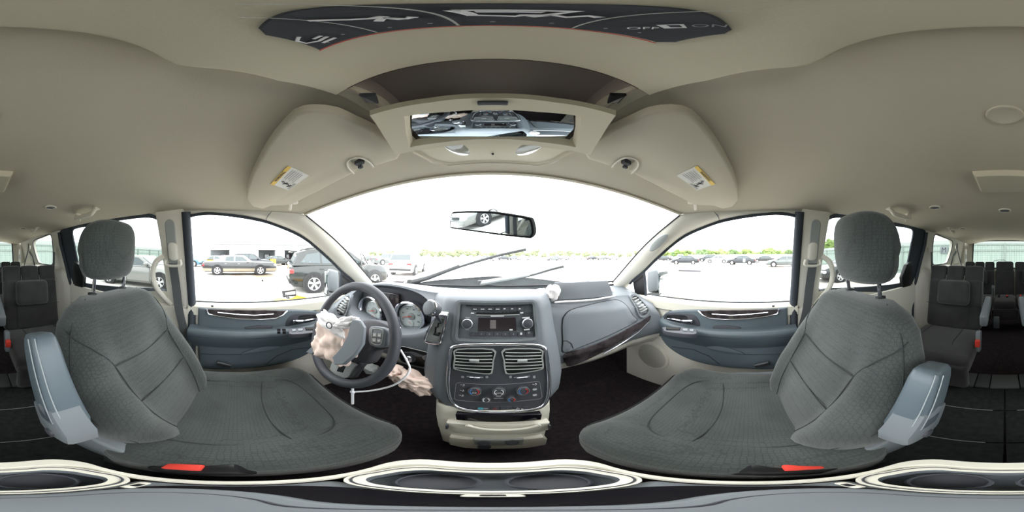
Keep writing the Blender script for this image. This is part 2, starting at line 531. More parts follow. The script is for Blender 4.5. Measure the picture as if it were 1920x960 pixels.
for s, nm in SIDES:
    loops = [outer, YZ(slide_open), YZ(quart_open)]
    flat = [p for l in loops for p in l]
    tri = tessellate_polygon(loops)
    mb = MB()
    def w3(p, off=0.0): return Vector((s * (.744 - .2326 * p.y + off), p.x, p.y))
    mb.add([w3(p) for p in flat], [tuple(t) for t in tri])
    # reveals of the openings
    for l in loops[1:]:
        mb.loft([[w3(p) for p in l], [w3(p, .035) for p in l]], True)
    wall = build('wall_%s' % nm, mb, m_beige, label='beige upper cabin side behind the %s front door' % nm, cat='cabin side', kind='structure', sharp=30)
    # outer skin and lower plate
    mb = MB().box((s * .865, -1.0, -.68), (.02, 3.9, .84), 0)
    build('outer_skin', mb, m_paint, wall)
    mb = MB().box((s * .80, -.95, -.62), (.03, 1.40, .72), .006)
    build('lower_panel', mb, m_beige, wall)
    # black frame between opening and glass
    mb = MB()
    A = [w3(p, -.003) for p in YZ(slide_open)]; B = [w3(p, .012) for p in YZ(slide_glass)]
    mb.ring(A, B, (s * .012, 0, 0))
    build('window_frame', mb, m_rubber, wall)
    mb = MB().tube([w3(p, .0) for p in YZ(quart_open)], .006, 6, closed=True)
    build('gasket', mb, m_rubber, wall)
for i, (s, nm) in enumerate(SIDES):
    mb = MB().add([mx(p, s) + Vector((s * .012, 0, 0)) for p in slide_glass], [tuple(range(len(slide_glass)))])
    build('window_%d' % (2 + i), mb, m_tint, label='tinted window of the %s sliding door' % nm, cat='window', kind='structure')
    mb = MB().add([mx(p, s) + Vector((s * .012, 0, 0)) for p in quart_open], [tuple(range(len(quart_open)))])
    build('window_%d' % (4 + i), mb, m_tint, label='small tinted %s rear quarter window' % nm, cat='window', kind='structure')
# quarter trim: bulged lower sides behind the sliding doors
for s, nm in SIDES:
    mb = MB()
    rings = []
    for t in range(13):
        y = lerp(-1.26, -2.78, t / 12)
        f = sm(t / 2.0)
        rings.append([Vector((s * x, y + (0 if t else .0), z)) for x, z in ((.80, -.10), (.80 - .10 * f, -.13), (.80 - .13 * f, -.18), (.80 - .15 * f, -.40), (.80 - .13 * f, -.62), (.80 - .12 * f, FLZ))])
    mb.loft(rings, closed=False)
    o = build('trim_%d' % k, mb, m_beige, label='beige moulded quarter panel on the %s behind the sliding door' % nm, cat='quarter trim', kind='structure'); k += 1
    mb = MB().tube([mx(side(*q), s) + Vector((-.012 * s, 0, 0)) for q in ((1735, 436), (1732, 458), (1720, 505), (1711, 545))] + [Vector((s * .79, -1.24, -.5)), Vector((s * .79, -1.24, FLZ))], .022, 8, flat=.6)
    build('door_seal', mb, m_rubber, o)
    # belt-height dark guide bump in the rear lower corner of the sliding window
    g = [side(*q) for q in ((1688, 520), (1697, 496), (1706, 490), (1709, 500), (1704, 545), (1690, 545))]
    mb = MB().slab([mx(p, s) + Vector((-.02 * s, 0, 0)) for p in g], (s * .03, 0, 0), .006, 2)
    build('guide_cover', mb, m_black, o)
    # speaker by the rear hatch
    c = Vector((s * .60, -2.44, -.04))
    mb = MB().box(c, (.02, .12, .30), .009); build('pillar_cover', mb, m_beige, o)
    mb = MB().box(c + Vector((-.012 * s, .0, .03)), (.006, .07, .07), .003); build('speaker_grille', mb, m_lgrey, o)

# rear hatch wall with its window
hatch = [Vector((x, z, 0)) for x, z in ((-.80, -.95), (.80, -.95), (.82, -.2), (.76, .30), (-.76, .30), (-.82, -.2))]
hw = [Vector((x, z, 0)) for x, z in rrect(1.10, .47, .07, 5)]
hw = [Vector((p.x * (1 + .06 * (-p.y)), p.y + .03, 0)) for p in hw]
loops = [hatch, list(reversed(hw))]
flat = [p for l in loops for p in l]
mb = MB().add([Vector((p.x, -2.78 - .1 * p.y, p.y)) for p in flat], [tuple(t) for t in tessellate_polygon(loops)])
rw = build('wall_rear', mb, m_beige_l, label='pale beige inside of the rear hatch', cat='hatch', kind='structure')
mb = MB().tube([Vector((p.x, -2.775 - .1 * p.y, p.y)) for p in hw], .011, 6, closed=True); build('gasket', mb, m_rubber, rw)
mb = MB()
for zz in [-.17 + .035 * q for q in range(12)]:
    mb.tube([Vector((-.53, -2.79 - .1 * zz, zz)), Vector((.53, -2.79 - .1 * zz, zz))], .0007, 4)
build('heating_wires', mb, m_wood, rw)
mb = MB().add([Vector((p.x, -2.80 - .1 * p.y, p.y)) for p in hw], [tuple(range(len(hw)))])
build('window_6', mb, m_tint, label='tinted rear hatch window behind the third row', cat='window', kind='structure')
mb = MB().tube([at(1924 + d, 492 - h, y=-2.74) for d, h in ((-62, -2), (-60, 3), (-50, 5), (-40, 4), (-36, -2))], .004, 6)
build('hatch_cable', mb, m_black, label='thin dark loop of cable at the bottom of the rear window', cat='cable')

# B-pillars
for s, nm in SIDES:
    mb = MB()
    pts = [(-.232, .215), (-.372, .215), (-.362, .08), (-.352, -.12), (-.355, -.27), (-.232, -.27)]
    P = [Vector((s * (.744 - .2326 * z - .022), y, z)) for y, z in pts]
    mb.slab(P, (s * .03, 0, 0), .010, 3)
    o = build('trim_%d' % k, mb, m_beige, label='beige pillar trim behind the %s front door window' % nm, cat='pillar trim', kind='structure'); k += 1
    mb = MB().slab([Vector((s * .775, y, z)) for y, z in ((-.235, -.272), (-.40, -.272), (-.42, FLZ), (-.235, FLZ))], (s * .03, 0, 0), .012, 3)
    build('lower_pillar', mb, m_beige, o)
    # height-adjuster track
    q = [Vector((s * (.744 - .2326 * z - .0255), y, z)) for y, z in [(-.30 + a, .06 + b) for a, b in rrect(.05, .22, .024, 5)]]
    mb = MB().slab(q, (s * .008, 0, 0), .003, 1); build('adjuster_track', mb, m_lgrey, o)
    # black gasket at the door edge, floor to roof
    mb = MB().tube([Vector((s * (.744 - .2326 * z - .012), -.222, z)) for z in (.20, .1, 0, -.1, -.2, -.265)] + [Vector((s * .785, -.222, z)) for z in (-.3, -.5, -.9)], .021, 10)
    build('door_seal', mb, m_rubber, o)
    # loop grab handle on the rear edge
    hp = spline([Vector((s * (.744 - .2326 * z - d), y, z)) for y, z, d in ((-.352, .0, .015), (-.385, -.03, .04), (-.405, -.09, .05), (-.395, -.16, .05), (-.365, -.22, .03), (-.335, -.26, .018))], 6)
    mb = MB().tube(hp, .0135, 10); build('grab_loop', mb, m_beige, o)

# floor, sills, firewall
mb = MB().box((0, -.80, FLZ - .02), (1.64, 4.0, .04), 0)
floor = build('floor', mb, m_carpet, label='black carpeted cabin floor', cat='floor', kind='structure')
mb = MB().grid(lambda a, b: Vector((-.80 + 1.6 * a, lerp(.78, 1.16, b) , lerp(FLZ, -.30, b ** 1.3))), 4, 8)
build('toe_board', mb, m_carpet, floor)
for s in (-1, 1):
    mb = MB().box((s * .79, .98, -.60), (.02, .50, .70), .004); build('kick_panel', mb, m_carpet, floor)
    mb = MB().box((s * .70, 1.05, -.30), (.20, .30, .16), .004); build('cowl_side', mb, m_carpet, floor)
ylines = (-.66, -.415)
def lid(x0, x1, y0, y1): return MB().box(((x0 + x1) / 2, (y0 + y1) / 2, FLZ + .004), (x1 - x0 - .006, y1 - y0 - .006, .014), .003)
for x0, x1 in ((-.72, 0), (0, .72)):
    for y0, y1 in ((-.865, -.66), (-.66, -.415), (-.415, -.10)):
        build('floor_lid', lid(x0, x1, y0, y1), m_lid, floor)
mb = MB()
for yy in ylines:
    mb.box((-.36, yy, FLZ + .011), (.62, .003, .002)); mb.box((.36, yy, FLZ + .011), (.62, .003, .002))
build('lid_edge', mb, m_pgrey, floor)
for x0, x1, m_ in ((-.42, -.17, m_dash_d), (-.165, -.085, m_dash_d), (-.08, .08, m_grey), (.085, .165, m_dash_d), (.17, .42, m_dash_d)):
    mb = MB().box(((x0 + x1) / 2, -.945, FLZ + .012), (x1 - x0, .15, .024), .006)
    build('step_plate', mb, M('step_plate_vinyl_%d' % int(x0 * 100), (70, 72, 74) if m_ is m_dash_d else (92, 95, 96), .7), floor)
# ================================================================== FRONT DOORS
def dor(px, py, x=.765):
    return at(px, py, x=x)
for di, (s, nm) in enumerate(SIDES):
    T = lambda pts, x: [mx(dor(a, b, x), s) for a, b in pts]
    dr = thing('door_%d' % (di + 1), 'front %s door panel, beige above and below a blue-grey pad with armrest' % nm, 'door', (s * .79, .24, FLZ), kind='structure')
    mb = MB().box((s * .80, .255, -.60), (.03, 1.0, .66), .004); build('door_base', mb, m_beige, dr)
    mb = MB()
    prof = ((.835, -.262), (.832, -.247), (.815, -.240), (.785, -.243), (.772, -.256), (.770, -.30), (.786, -.31))
    mb.loft([[Vector((s * x, y, z)) for x, z in prof] for y in (-.24, -.1, .1, .3, .5, .76)], closed=False)
    build('sill', mb, m_beige_l, dr)
    mb = MB().tube([Vector((s * .812, y, -.238)) for y in (-.235, 0, .3, .58)], .004, 6); build('glass_seal', mb, m_rubber, dr)
    # padded dark panel
    out = T(((1238, 600), (1246, 588), (1262, 583), (1310, 581), (1400, 581.5), (1470, 578), (1477, 579), (1477, 640), (1474, 688), (1466, 692), (1400, 692.5), (1335, 686), (1290, 674), (1262, 659), (1246, 645), (1236, 628), (1234, 612)), .762)
    out = resample(spline(out, 4, True) + [out[0]], 69)[:-1]
    mb = MB().slab(out, (s * .03, 0, 0), .010, 3); pad = build('door_pad', mb, m_door, dr)
    # armrest shelf
    mb = MB(); rings = []
    ys = [.472, .465, .45, .42, .36, .28, .20, .12, .0, -.1, -.2, -.226]
    for i, y in enumerate(ys):
        f = (0.05, .35, .65, .85, .95, .9, .85, .9, 1, 1, 1, 1)[i]
        dz = interp(y, (-.24, .0, .2, .47), (.0, -.004, -.012, .006))
        rings.append([Vector((s * (.765 - d * f), y, z + dz)) for d, z in ((0, -.352), (.012, -.360), (.030, -.363), (.041, -.368), (.047, -.379), (.046, -.395), (.036, -.42), (.018, -.455), (0, -.485))])
    mb.loft(rings, closed=False, cap0=False)
    arm = build('armrest', mb, m_vinyl, dr)
    mb = MB().tube([Vector((s * .7225, y, -.403)) for y in (.38, .2, 0, -.22)], .0012, 5); build('seam', mb, m_seam, arm)
    # pull cup
    c = dor(1361, 618, .735)
    mb = MB().slab([mx(c + Vector((.02, a, b)), s) for a, b in [(.068 * cos(q) , .028 * sin(q) if sin(q) < 0 else .012 * sin(q)) for q in [2 * pi * w / 28 for w in range(28)]]], (s * .05, 0, 0), .004, 2)
    build('pull_cup', mb, m_dash_d, dr)
    # trim inlay
    ol = T(((1309, 583), (1350, 582), (1400, 582), (1440, 581), (1461, 580), (1457, 588), (1440, 592), (1400, 597), (1360, 598.5), (1330, 596), (1318, 591)), .757)
    mb = MB().slab(ol, (s * .012, 0, 0), .002, 1); tr = build('trim_inlay', mb, m_wood, dr)
    mb = MB().tube(T(((1309, 583), (1318, 591), (1330, 596.5), (1360, 599), (1400, 597.5), (1440, 592.5), (1457, 588.5), (1461, 580)), .755), .0042, 8); build('chrome_edge', mb, m_chrome, tr)
    mb = MB().tube(T(((1335, 589), (1370, 591.5), (1400, 590), (1440, 586)), .753), .0028, 6); build('chrome_line', mb, m_chrome, tr)
    # inner handle in its bezel
    bz = spline(T(((1245, 592), (1252, 588), (1280, 588), (1298, 590), (1308, 598), (1312, 608), (1308, 613), (1280, 611), (1252, 608), (1246, 604)), .758), 4, True)
    mb = MB().slab(bz, (s * .012, 0, 0), .003, 2); bezel = build('handle_bezel', mb, m_dash_d, dr)
    bi = spline(T(((1250, 593), (1256, 591), (1278, 591), (1288, 594), (1288, 602), (1278, 605), (1254, 603)), .7565), 4, True)
    mb = MB().slab(bi, (s * .004, 0, 0)); build('handle_recess', mb, m_black, bezel)
    mb = MB().tube(spline(T(((1252, 597), (1262, 598), (1280, 601), (1297, 601)), .742), 5), [.004] * 4 + [.006] * 6 + [.0085] * 6, 8, flat=.8)
    mb.box(mx(dor(1294, 602, .746), s), (.016, .03, .02), .005)
    build('door_handle', mb, m_chrome, dr)
    # switches on the armrest front
    def arm_pt(px, py): return mx(at(px, py, z=-.352), s)
    sw = [arm_pt(*q) for q in ((1246, 614), (1300, 617), (1306, 622), (1300, 628), (1250, 623), (1244, 619))]
    sw = spline(sw, 3, True)
    mb = MB().slab([p + Vector((0, 0, .004)) for p in sw], (0, 0, -.02), .003, 2); plate = build('switch_plate', mb, m_dash_d, dr)
    for (a, b, c_, d) in ((1249, 615.5, 1276, 621), (1280, 618, 1290, 623), (1293, 619, 1301, 624)):
        q = [arm_pt(a, b), arm_pt(c_, b + .8), arm_pt(c_ - 1, d), arm_pt(a, d - .8)]
        mb = MB().slab([p + Vector((0, 0, .008)) for p in q], (0, 0, -.01), .0015, 1)
        sb = build('window_switch', mb, m_gloss if a == 1249 else m_grey, dr)
    if s == -1:
        for a in (1312, 1322):
            q = [arm_pt(a, 619), arm_pt(a + 7, 619), arm_pt(a + 6, 625), arm_pt(a, 625)]
            mb = MB().slab([p + Vector((0, 0, .008)) for p in q], (0, 0, -.01), .0015, 1); build('window_switch', mb, m_gloss, dr)
    # lower pocket and pad creases
    pk = T(((1322, 653), (1330, 650), (1350, 650), (1375, 656), (1395, 664), (1370, 664), (1345, 660)), .752)
    mb = MB().slab(spline(pk, 3, True), (s * .016, 0, 0), .005, 2); build('pocket_lip', mb, m_vinyl, dr)
    mb = MB().tube(T(((1395, 664.5), (1430, 665), (1474, 663)), .7605), .0016, 5); build('seam', mb, m_seam, pad)
    mb = MB().tube(T(((1260, 650), (1300, 655), (1330, 668), (1350, 684)), .7605), .0016, 5); build('seam', mb, m_seam, pad)
    # speaker
    c = mx(dor(1222, 668, .783), s)
    mb = MB().lathe([(.115, .0), (.112, .008), (.098, .010), (.094, .004), (.0, .004)], c, (-s, 0, 0), 40); spk = build('speaker_ring', mb, m_beige, dr)
    mb = MB().lathe([(.094, .004), (.09, .008), (.05, .012), (.0, .013)], c, (-s, 0, 0), 40)
    gm = bpy.data.materials.get('speaker_mesh') or M('speaker_mesh', (190, 187, 178), .7, bump='voronoi', bscale=220, bstr=1.0)
    build('speaker_grille', mb, gm, spk)
    # lock symbol plate
    c = mx(dor(1450, 574, .768), s)
    mb = MB().box(c, (.004, .012, .010), .002); build('lock_knob', mb, m_dash_d, dr)
    # mirror sail triangle
    sail = T(((1186, 527), (1206, 510), (1211, 562), (1190, 552)), .79)
    mb = MB().slab(sail, (s * .02, 0, 0), .004, 2); build('mirror_sail', mb, m_black, dr)
    mb = MB().tube(T(((1207.5, 507), (1210, 530), (1212, 564)), .792), .008, 6); build('window_divider', mb, m_rubber, dr)
# front side glass
gl = [side(*q) for q in ((1209, 506), (1231, 484), (1277, 445), (1330, 420), (1373, 408), (1443, 398), (1488, 400), (1492, 410), (1480, 500), (1474, 566), (1360, 572), (1213, 567))]
for i, (s, nm) in enumerate(SIDES):
    mb = MB().add([mx(p, s) + Vector((s * .016, 0, 0)) for p in gl], [tuple(range(len(gl)))])
    build('window_%d' % (7 + i), mb, m_sglass, label='clear side window of the %s front door' % nm, cat='window', kind='structure')
# ================================================================== DASHBOARD
from mathutils import noise as mnoise
def d_ye(x): return interp(abs(x), (0, .3, .6, .70, .76), (.60, .60, .585, .55, .50))
def d_ze(x):
    z = interp(abs(x), (0, .2, .3, .62, .70, .76), (-.142, -.150, -.168, -.205, -.222, -.275))
    if x < 0:
        t = abs(x + .43) / .30
        if t < 1: z = lerp(z, -.124, sm(1 - t) ** .6)
    return z
def facey(x, z):
    e = d_ze(x); d = e - z
    y = d_ye(x) - .040 * sm(d / .06) - .05 * max(0, min(1, (d - .03) / .22))
    if z < -.40: y += .012 * sm((-.40 - z) / .03)
    return y
def c_open(x):
    """top and bottom of the gauge opening in the dash face at x"""
    t = (x + .43) / .222
    zc = min(-.235, d_ze(x) - .03)
    if abs(t) >= 1: return zc, zc, 0.0
    h = sqrt(1 - t * t) ** .8
    return zc + .10 * h, zc - .10 * h, min(1, h * 2.2)
def d_base(x):
    s = x / .74
    return .79 + .335 * (1 - s * s), -.195 - .045 * (1 - s * s)
def d_prof(x):
    e, ye = d_ze(x), d_ye(x); by, bz = d_base(x)
    P = [(lerp(by, ye + .02, t), lerp(bz, e + .001, t) + .012 * sin(pi * t)) for t in (0, .2, .4, .6, .8, .92, 1)]
    zt, zb, h = c_open(x)
    rec = .62
    for t in (.0, .12, .28, .5, .8):
        z = lerp(e - .004, zt, t); P.append((facey(x, z), z))
    f0, f1 = facey(x, zt), facey(x, zb)
    P += [(f0, zt), (f0 + .006 * h, zt - .004 * h), (lerp(f0, rec, h), lerp(zt, zb, .08)), (lerp(f1, rec, h), lerp(zb, zt, .08)), (f1 + .006 * h, zb + .004 * h), (f1, zb)]
    for t in (.15, .35, .55, .75, .9, 1):
        z = lerp(zb, -.43, t); P.append((facey(x, z), z))
    y = facey(x, -.43)
    P += [(y + .003, -.445), (y + .012, -.455), (y + .03, -.458)]
    return P
def dhit(px, py, off=0.0):
    """photo ray -> point on the dash face"""
    d = ray(px, py); a, b = .2, 1.6
    f = lambda s: s * d.y - facey(s * d.x, s * d.z)
    for _ in range(50):
        m = (a + b) / 2
        if f(m) > 0: b = m
        else: a = m
    p = d * ((a + b) / 2)
    return p + Vector((0, -off, 0))
dash = thing('dashboard', 'slate grey dashboard with gauges, radio stack and glove box', 'dashboard', (0, .72, FLZ))
xs = sorted(set([round(-.75 + .02 * i, 4) for i in range(76)] + [-.645, -.635, -.625, -.235, -.225, -.215, .755, -.755, .708, -.708]))
mb = MB().loft([[Vector((x, y, z)) for y, z in d_prof(x)] for x in xs], closed=False)
# end caps towards the doors
for x in (xs[0], xs[-1]):
    P = [Vector((x, y, z)) for y, z in d_prof(x)]
    mb.add(P, [tuple(range(len(P)))])
shell = build('dash_shell', mb, m_dash, dash, sharp=50)
mb = MB().tube([Vector((x, *d_base(x))) + Vector((0, -.004, .006)) for x in xs[2:-2]], .006, 6)
build('windshield_gap', mb, m_black, dash)
# beige lower panels each side of the stack
for s in (-1, 1):
    x0, x1 = (.15, .75)
    def lp(a, b):
        x = lerp(x0, x1, a)
        P = [(facey(s * x, -.43) + .006, -.45), (facey(s * x, -.43) + .012, -.475), (facey(s * x, -.43) + .05, -.52), (.66, -.545), (.80, -.54)]
        P = P
        k = b * 4; i = min(int(k), 3); t = k - i
        return Vector((s * x, lerp(P[i][0], P[i + 1][0], t), lerp(P[i][1], P[i + 1][1], t)))
    mb = MB().grid(lp, 20, 12)
    build('knee_panel', mb, m_beige, dash)

# ---- glove box door and trim strip
def on_face(p, off): return Vector((p.x, facey(p.x, p.z) - off, p.z))
def face_patch(outline_px, off, rings=7, n=4):
    P = spline([dhit(*q) for q in outline_px], n, True)
    c = sum(P, Vector()) / len(P)
    R = [[on_face(p, -.006) for p in P]]
    R.append([on_face(p, off * .6) for p in P])
    for k in range(rings):
        t = .015 + .985 * k / (rings - 1)
        R.append([on_face(p.lerp(c, t * .999), off) for p in P])
    return MB().loft(R, True, False, True)
gpx = ((1054, 606), (1058, 592), (1070, 581), (1105, 571), (1140, 563.5), (1155, 562), (1166, 566), (1178, 578), (1187, 592), (1192, 603), (1150, 624), (1100, 645), (1058, 660), (1055, 640))
mb = face_patch(gpx, .0035); gb = build('glove_box_door', mb, m_dash, dash)
P = spline([dhit(*q) for q in gpx], 5, True)
mb = MB().tube([on_face(p, .0015) for p in P], .0022, 5, closed=True); build('panel_gap', mb, m_black, dash)
mb = MB().tube([on_face(dhit(*q), .0042) for q in ((1055, 638), (1062, 638), (1070, 643), (1074, 653))], .0014, 5); build('latch_line', mb, m_black, gb)
mb = face_patch(((1058, 664), (1100, 651), (1150, 630), (1193, 607), (1215, 594), (1219, 592), (1217, 600), (1206, 612), (1170, 636), (1120, 664), (1085, 680), (1066, 686), (1060, 681)), .006)
ws = build('wood_strip', mb, m_wood, dash)
mb = MB().tube([on_face(dhit(*q), .008) for q in ((1130, 662), (1165, 642), (1195, 622), (1214, 603))], .003, 6); build('chrome_line', mb, m_chrome, ws)

# ---- corner air vents
def vent(pxs, nsl, parent, mirror=False):
    Q = [dhit(*q) for q in pxs]
    if mirror: Q = [mx(p, -1) for p in Q]
    P = [on_face(p, .010) for p in spline(Q, 4, True)]
    c = sum(P, Vector()) / len(P)
    inn = [p.lerp(c, .16) for p in P]
    v = MB().ring(P, inn, (0, .018, 0)); vf = build('corner_vent', v, m_grey, parent)
    v = MB().add([p + Vector((0, .008, 0)) for p in inn], [tuple(range(len(inn)))]); build('vent_cavity', v, m_black, vf)
    sgn = -1 if mirror else 1
    a, b, cc, d = Q[0], Q[1], Q[2], Q[3]
    for i in range(nsl):
        t = (i + .7) / (nsl + 1.6)
        p0 = a.lerp(d, t); p1 = b.lerp(cc, t)
        p0, p1 = p0.lerp(p1, .14), p1.lerp(p0, .14)
        p0 = on_face(p0, .009); p1 = on_face(p1, .009)
        v = MB().box((p0 + p1) / 2, ((p1 - p0).length, .016, .0022), .001, rot=((p1 - p0).to_track_quat('X', 'Z')).to_matrix())
        build('slat', v, m_lgrey, vf)
    m_ = (a + b + cc + d) / 4; m_ = on_face(m_, .014)
    v = MB().box(m_, (.018, .012, .010), .003); build('vent_tab', v, m_lgrey, vf)
    q = on_face(d.lerp(cc, .55), .010)
    v = MB().box(q + Vector((0, 0, .006)), (.022, .008, .010), .003); build('vent_wheel', v, m_dash_d, vf)
    return vf
vpx = ((1179, 557), (1193, 552), (1216, 584), (1198, 594))
vent(vpx, 6, dash); vent(vpx, 6, dash, True)

# ---- gauge cluster
def gz(px, py, y=.605): return at(px, py, y=y)
mb = MB().slab([Vector((x, .612, z)) for x, z in [(-.43 + a, -.238 + b) for a, b in rrect(.40, .17, .06, 6)]], (0, .01, 0)); cl = build('gauge_cluster', mb, m_dash_d, dash)
mb = MB().box((-.437, .600, -.225), (.10, .012, .11), .004); build('cluster_display', mb, m_screen, cl)
for (px, py, R, nm) in ((700, 581, .064, 'tachometer'), (771, 592, .060, 'speedometer')):
    c = gz(px, py, .606)
    mb = MB().lathe([(R + .014, .0), (R + .014, .03), (R + .009, .036), (R + .004, .03), (R, .004), (R, 0)], c, (0, -1, 0), 44, cap=False); g = build(nm, mb, m_chrome, dash)
    mb = MB().lathe([(R, .004), (0, .004)], c, (0, -1, 0), 44); build('dial_surround', mb, m_dash_d, g)
    fc = c + Vector((.008 if px == 700 else 0, 0, -.004)); fr = R * (.82 if px == 700 else .93)
    mb = MB().lathe([(fr + .003, .0), (fr + .003, .009), (fr, .010), (fr, .006)], fc, (0, -1, 0), 40, cap=False); build('dial_ring', mb, m_satin, g)
    mb = MB().lathe([(fr, .006), (0, .006)], fc, (0, -1, 0), 40); build('dial_face', mb, m_gauge, g)
    mb = MB()
    for i in range(25):
        a = radians(220 - 260 * i / 24); l = .007 if i % 3 == 0 else .004
        d = Vector((cos(a), 0, sin(a)))
        mb.tube([fc + Vector((0, -.0068, 0)) + d * (fr * .96), fc + Vector((0, -.0068, 0)) + d * (fr * .96 - l)], .0006, 4)
    build('dial_ticks', mb, m_black, g)
    mb = MB().lathe([(.017, .006), (.017, .009), (.013, .010), (0, .010)], fc + Vector((.004, 0, .004)), (0, -1, 0), 20); build('dial_hub', mb, m_lgrey, g)
    mb = MB().lathe([(.015, .006), (.015, .008), (.0135, .0085), (0, .0082)], fc + Vector((0, 0, -fr * .55)), (0, -1, 0), 24); build('sub_dial', mb, m_gauge, g)
    n0 = fc + Vector((.004, -.0105, .004))
    mb = MB().tube([n0, n0 + Vector((-fr * .72, 0, -fr * .18))], [.0022, .0010], 5); build('needle', mb, m_red, g)
    mb = MB().tube([fc + Vector((.003, -.009, -fr * .55)), fc + Vector((-.010, -.009, -fr * .55 + .006))], .0009, 4); build('sub_needle', mb, m_red, g)
    nums = ('1', '2', '3', '4', '5', '6', '7') if px == 700 else ('20', '40', '60', '80', '100', '120')
    for i, t_ in enumerate(nums):
        a = radians(205 - 230 * i / (len(nums) - 1))
        text(t_, fc + Vector((cos(a), 0, sin(a))) * (fr * .72) + Vector((0, -.0068, 0)), (1, 0, 0), (0, 0, 1), .009, m_black, g, 'dial_number')
    mb = MB().lathe([(R + .004, .028), (0, .034)], c, (0, -1, 0), 32, cap=False); build('dial_lens', mb, GL_G if 'GL_G' in globals() else m_sglass, g)

# ---- centre stack
SN = Vector((0, -1, .33)).normalized(); SU = Vector((0, .33, 1)).normalized(); SX = Vector((1, 0, 0))
def st(px, py, off=0.0): return at(px, py, pl=((0, 1, -.33), .579)) + SN * off
def sty(z): return .579 + .33 * z
def stack_ring(z, w, y=None, back=.16):
    y = sty(z) if y is None else y
    half = [(w - .02, y), (w - .008, y + .002), (w, y + .008), (w + .012, y + .018), (w + .035, y + .035), (w + .055, y + .07), (w + .06, y + back)]
    L = [Vector((-a, b, z)) for a, b in reversed(half)]; R = [Vector((a, b, z)) for a, b in half]
    mid = [Vector((t * (w - .02), y, z)) for t in (-.6, -.2, .2, .6)]
    return L + mid + R
rows = [(-.165, .150, .70, .03), (-.146, .152, .63, .05), (-.1385, .154, .585, .08), (-.139, .158, .562, .10), (-.145, .161, .545, .12)] + [(z, w, None, .16) for z, w in ((-.157, .165), (-.19, .168), (-.26, .170), (-.32, .172), (-.40, .172), (-.46, .168), (-.51, .155), (-.545, .125), (-.556, .10))]
mb = MB().loft([stack_ring(z, w, y, b) for z, w, y, b in rows], closed=False, cap1=True)
stack = build('centre_stack', mb, m_dash, dash, sharp=60)
# radio with its frame
def strr(x0, y0, x1, y1, r, off, n=4):
    """rounded rectangle on the stack plane from photo corners"""
    a, b = st(x0, y0), st(x1, y1); c = (a + b) / 2 + SN * off
    W = abs(b.x - a.x); H = abs((a - b).dot(SU))
    return [c + SX * p + SU * q for p, q in rrect(W, H, r, n)]
fo, fi = strr(853, 562, 1014, 640, .02, .004), strr(864, 570, 1003, 632, .006, .006)
mb = MB().ring(fo, fi, SN * -.02); build('radio_surround', mb, m_dash, dash)
mb = MB().ring(strr(859, 566, 1008, 636, .012, .008), strr(864, 570, 1003, 632, .006, .006), SN * -.012); build('radio_bezel', mb, m_grey, dash)
mb = MB().slab(strr(864, 570, 1003, 632, .005, .000), SN * -.01, .002); radio = build('radio', mb, m_dash_d, dash)
mb = MB().slab(strr(897, 595.5, 968, 620, .002, .0022), SN * -.004, .0008); scr = build('radio_screen', mb, m_screen, radio)
mb = MB().slab(strr(893, 585.5, 974, 589.5, .001, .0015), SN * -.004); build('disc_slot', mb, m_black, radio)
mb = MB().slab(strr(893, 589.5, 974, 590.4, .0005, .0025), SN * -.003); build('slot_edge', mb, m_lgrey, radio)
for px in (877, 988):
    c = st(px, 607 if px == 877 else 606, 0)
    mb = MB().lathe([(.0175, .0), (.0175, .014), (.0155, .0165), (.0145, .0165), (.0145, .012)], c, SN, 28, cap=False); kn = build('radio_knob', mb, m_satin, radio)
    mb = MB().lathe([(.0145, .012), (.0142, .017), (.012, .018), (0, .018)], c, SN, 28); build('knob_cap', mb, m_dash_d, radio)
for i in range(7):
    x = 884 + i * 14.2
    mb = MB().slab(strr(x + .4, 574.5, x + 13.6, 583, .001, .0018), SN * -.003, .0006); bt = build('radio_button', mb, m_dash_d, radio)
    mb = MB().slab(strr(x + 3.2, 578.3 + (.6 if i < 4 else 0), x + 10 - (3 if i > 3 else 0), 579.8 + (.6 if i < 4 else 0), .0004, .0022), SN * -.001); build('button_mark', mb, m_print, radio)
for i in range(8):
    x = 880.5 + i * 15
    mb = MB().slab(strr(x + .4, 622, x + 14.6, 630.5, .001, .0018), SN * -.003, .0006); build('radio_button', mb, m_dash_d, radio)
    if i < 6: text(str(i + 1), st(x + 7, 626.3, .0024), SX, SU, .006, m_print, radio, 'preset_number')
mb = MB().slab(strr(975, 623.5, 979, 627.5, .0005, .0025), SN * -.001); build('button_mark', mb, m_print, radio)
mb = MB().tube([st(991.5, 623.3, .0025) + (SX * cos(a) + SU * sin(a)) * .0028 for a in [2 * pi * q / 14 for q in range(14)]], .0005, 4, closed=True); build('power_mark', mb, m_print, radio)
for x0, x1, y0, y1 in ((883, 889, 586, 588.5), (975, 981, 585.5, 587.5), (920, 945, 592, 593.2), (873, 882, 595.2, 596.2), (979, 993, 594.8, 596), (872, 880, 617.5, 618.5), (982, 993, 617.2, 618.4), (955, 961, 617, 619.5)):
    mb = MB().slab(strr(x0, y0, x1, y1, .0003, .0026), SN * -.001); build('button_mark', mb, m_print, radio)
mb = MB().slab(strr(919, 600, 930, 616, .0005, .0026), SN * -.001); build('screen_mark', mb, M('dim_screen_print', (112, 106, 106), .5), scr)

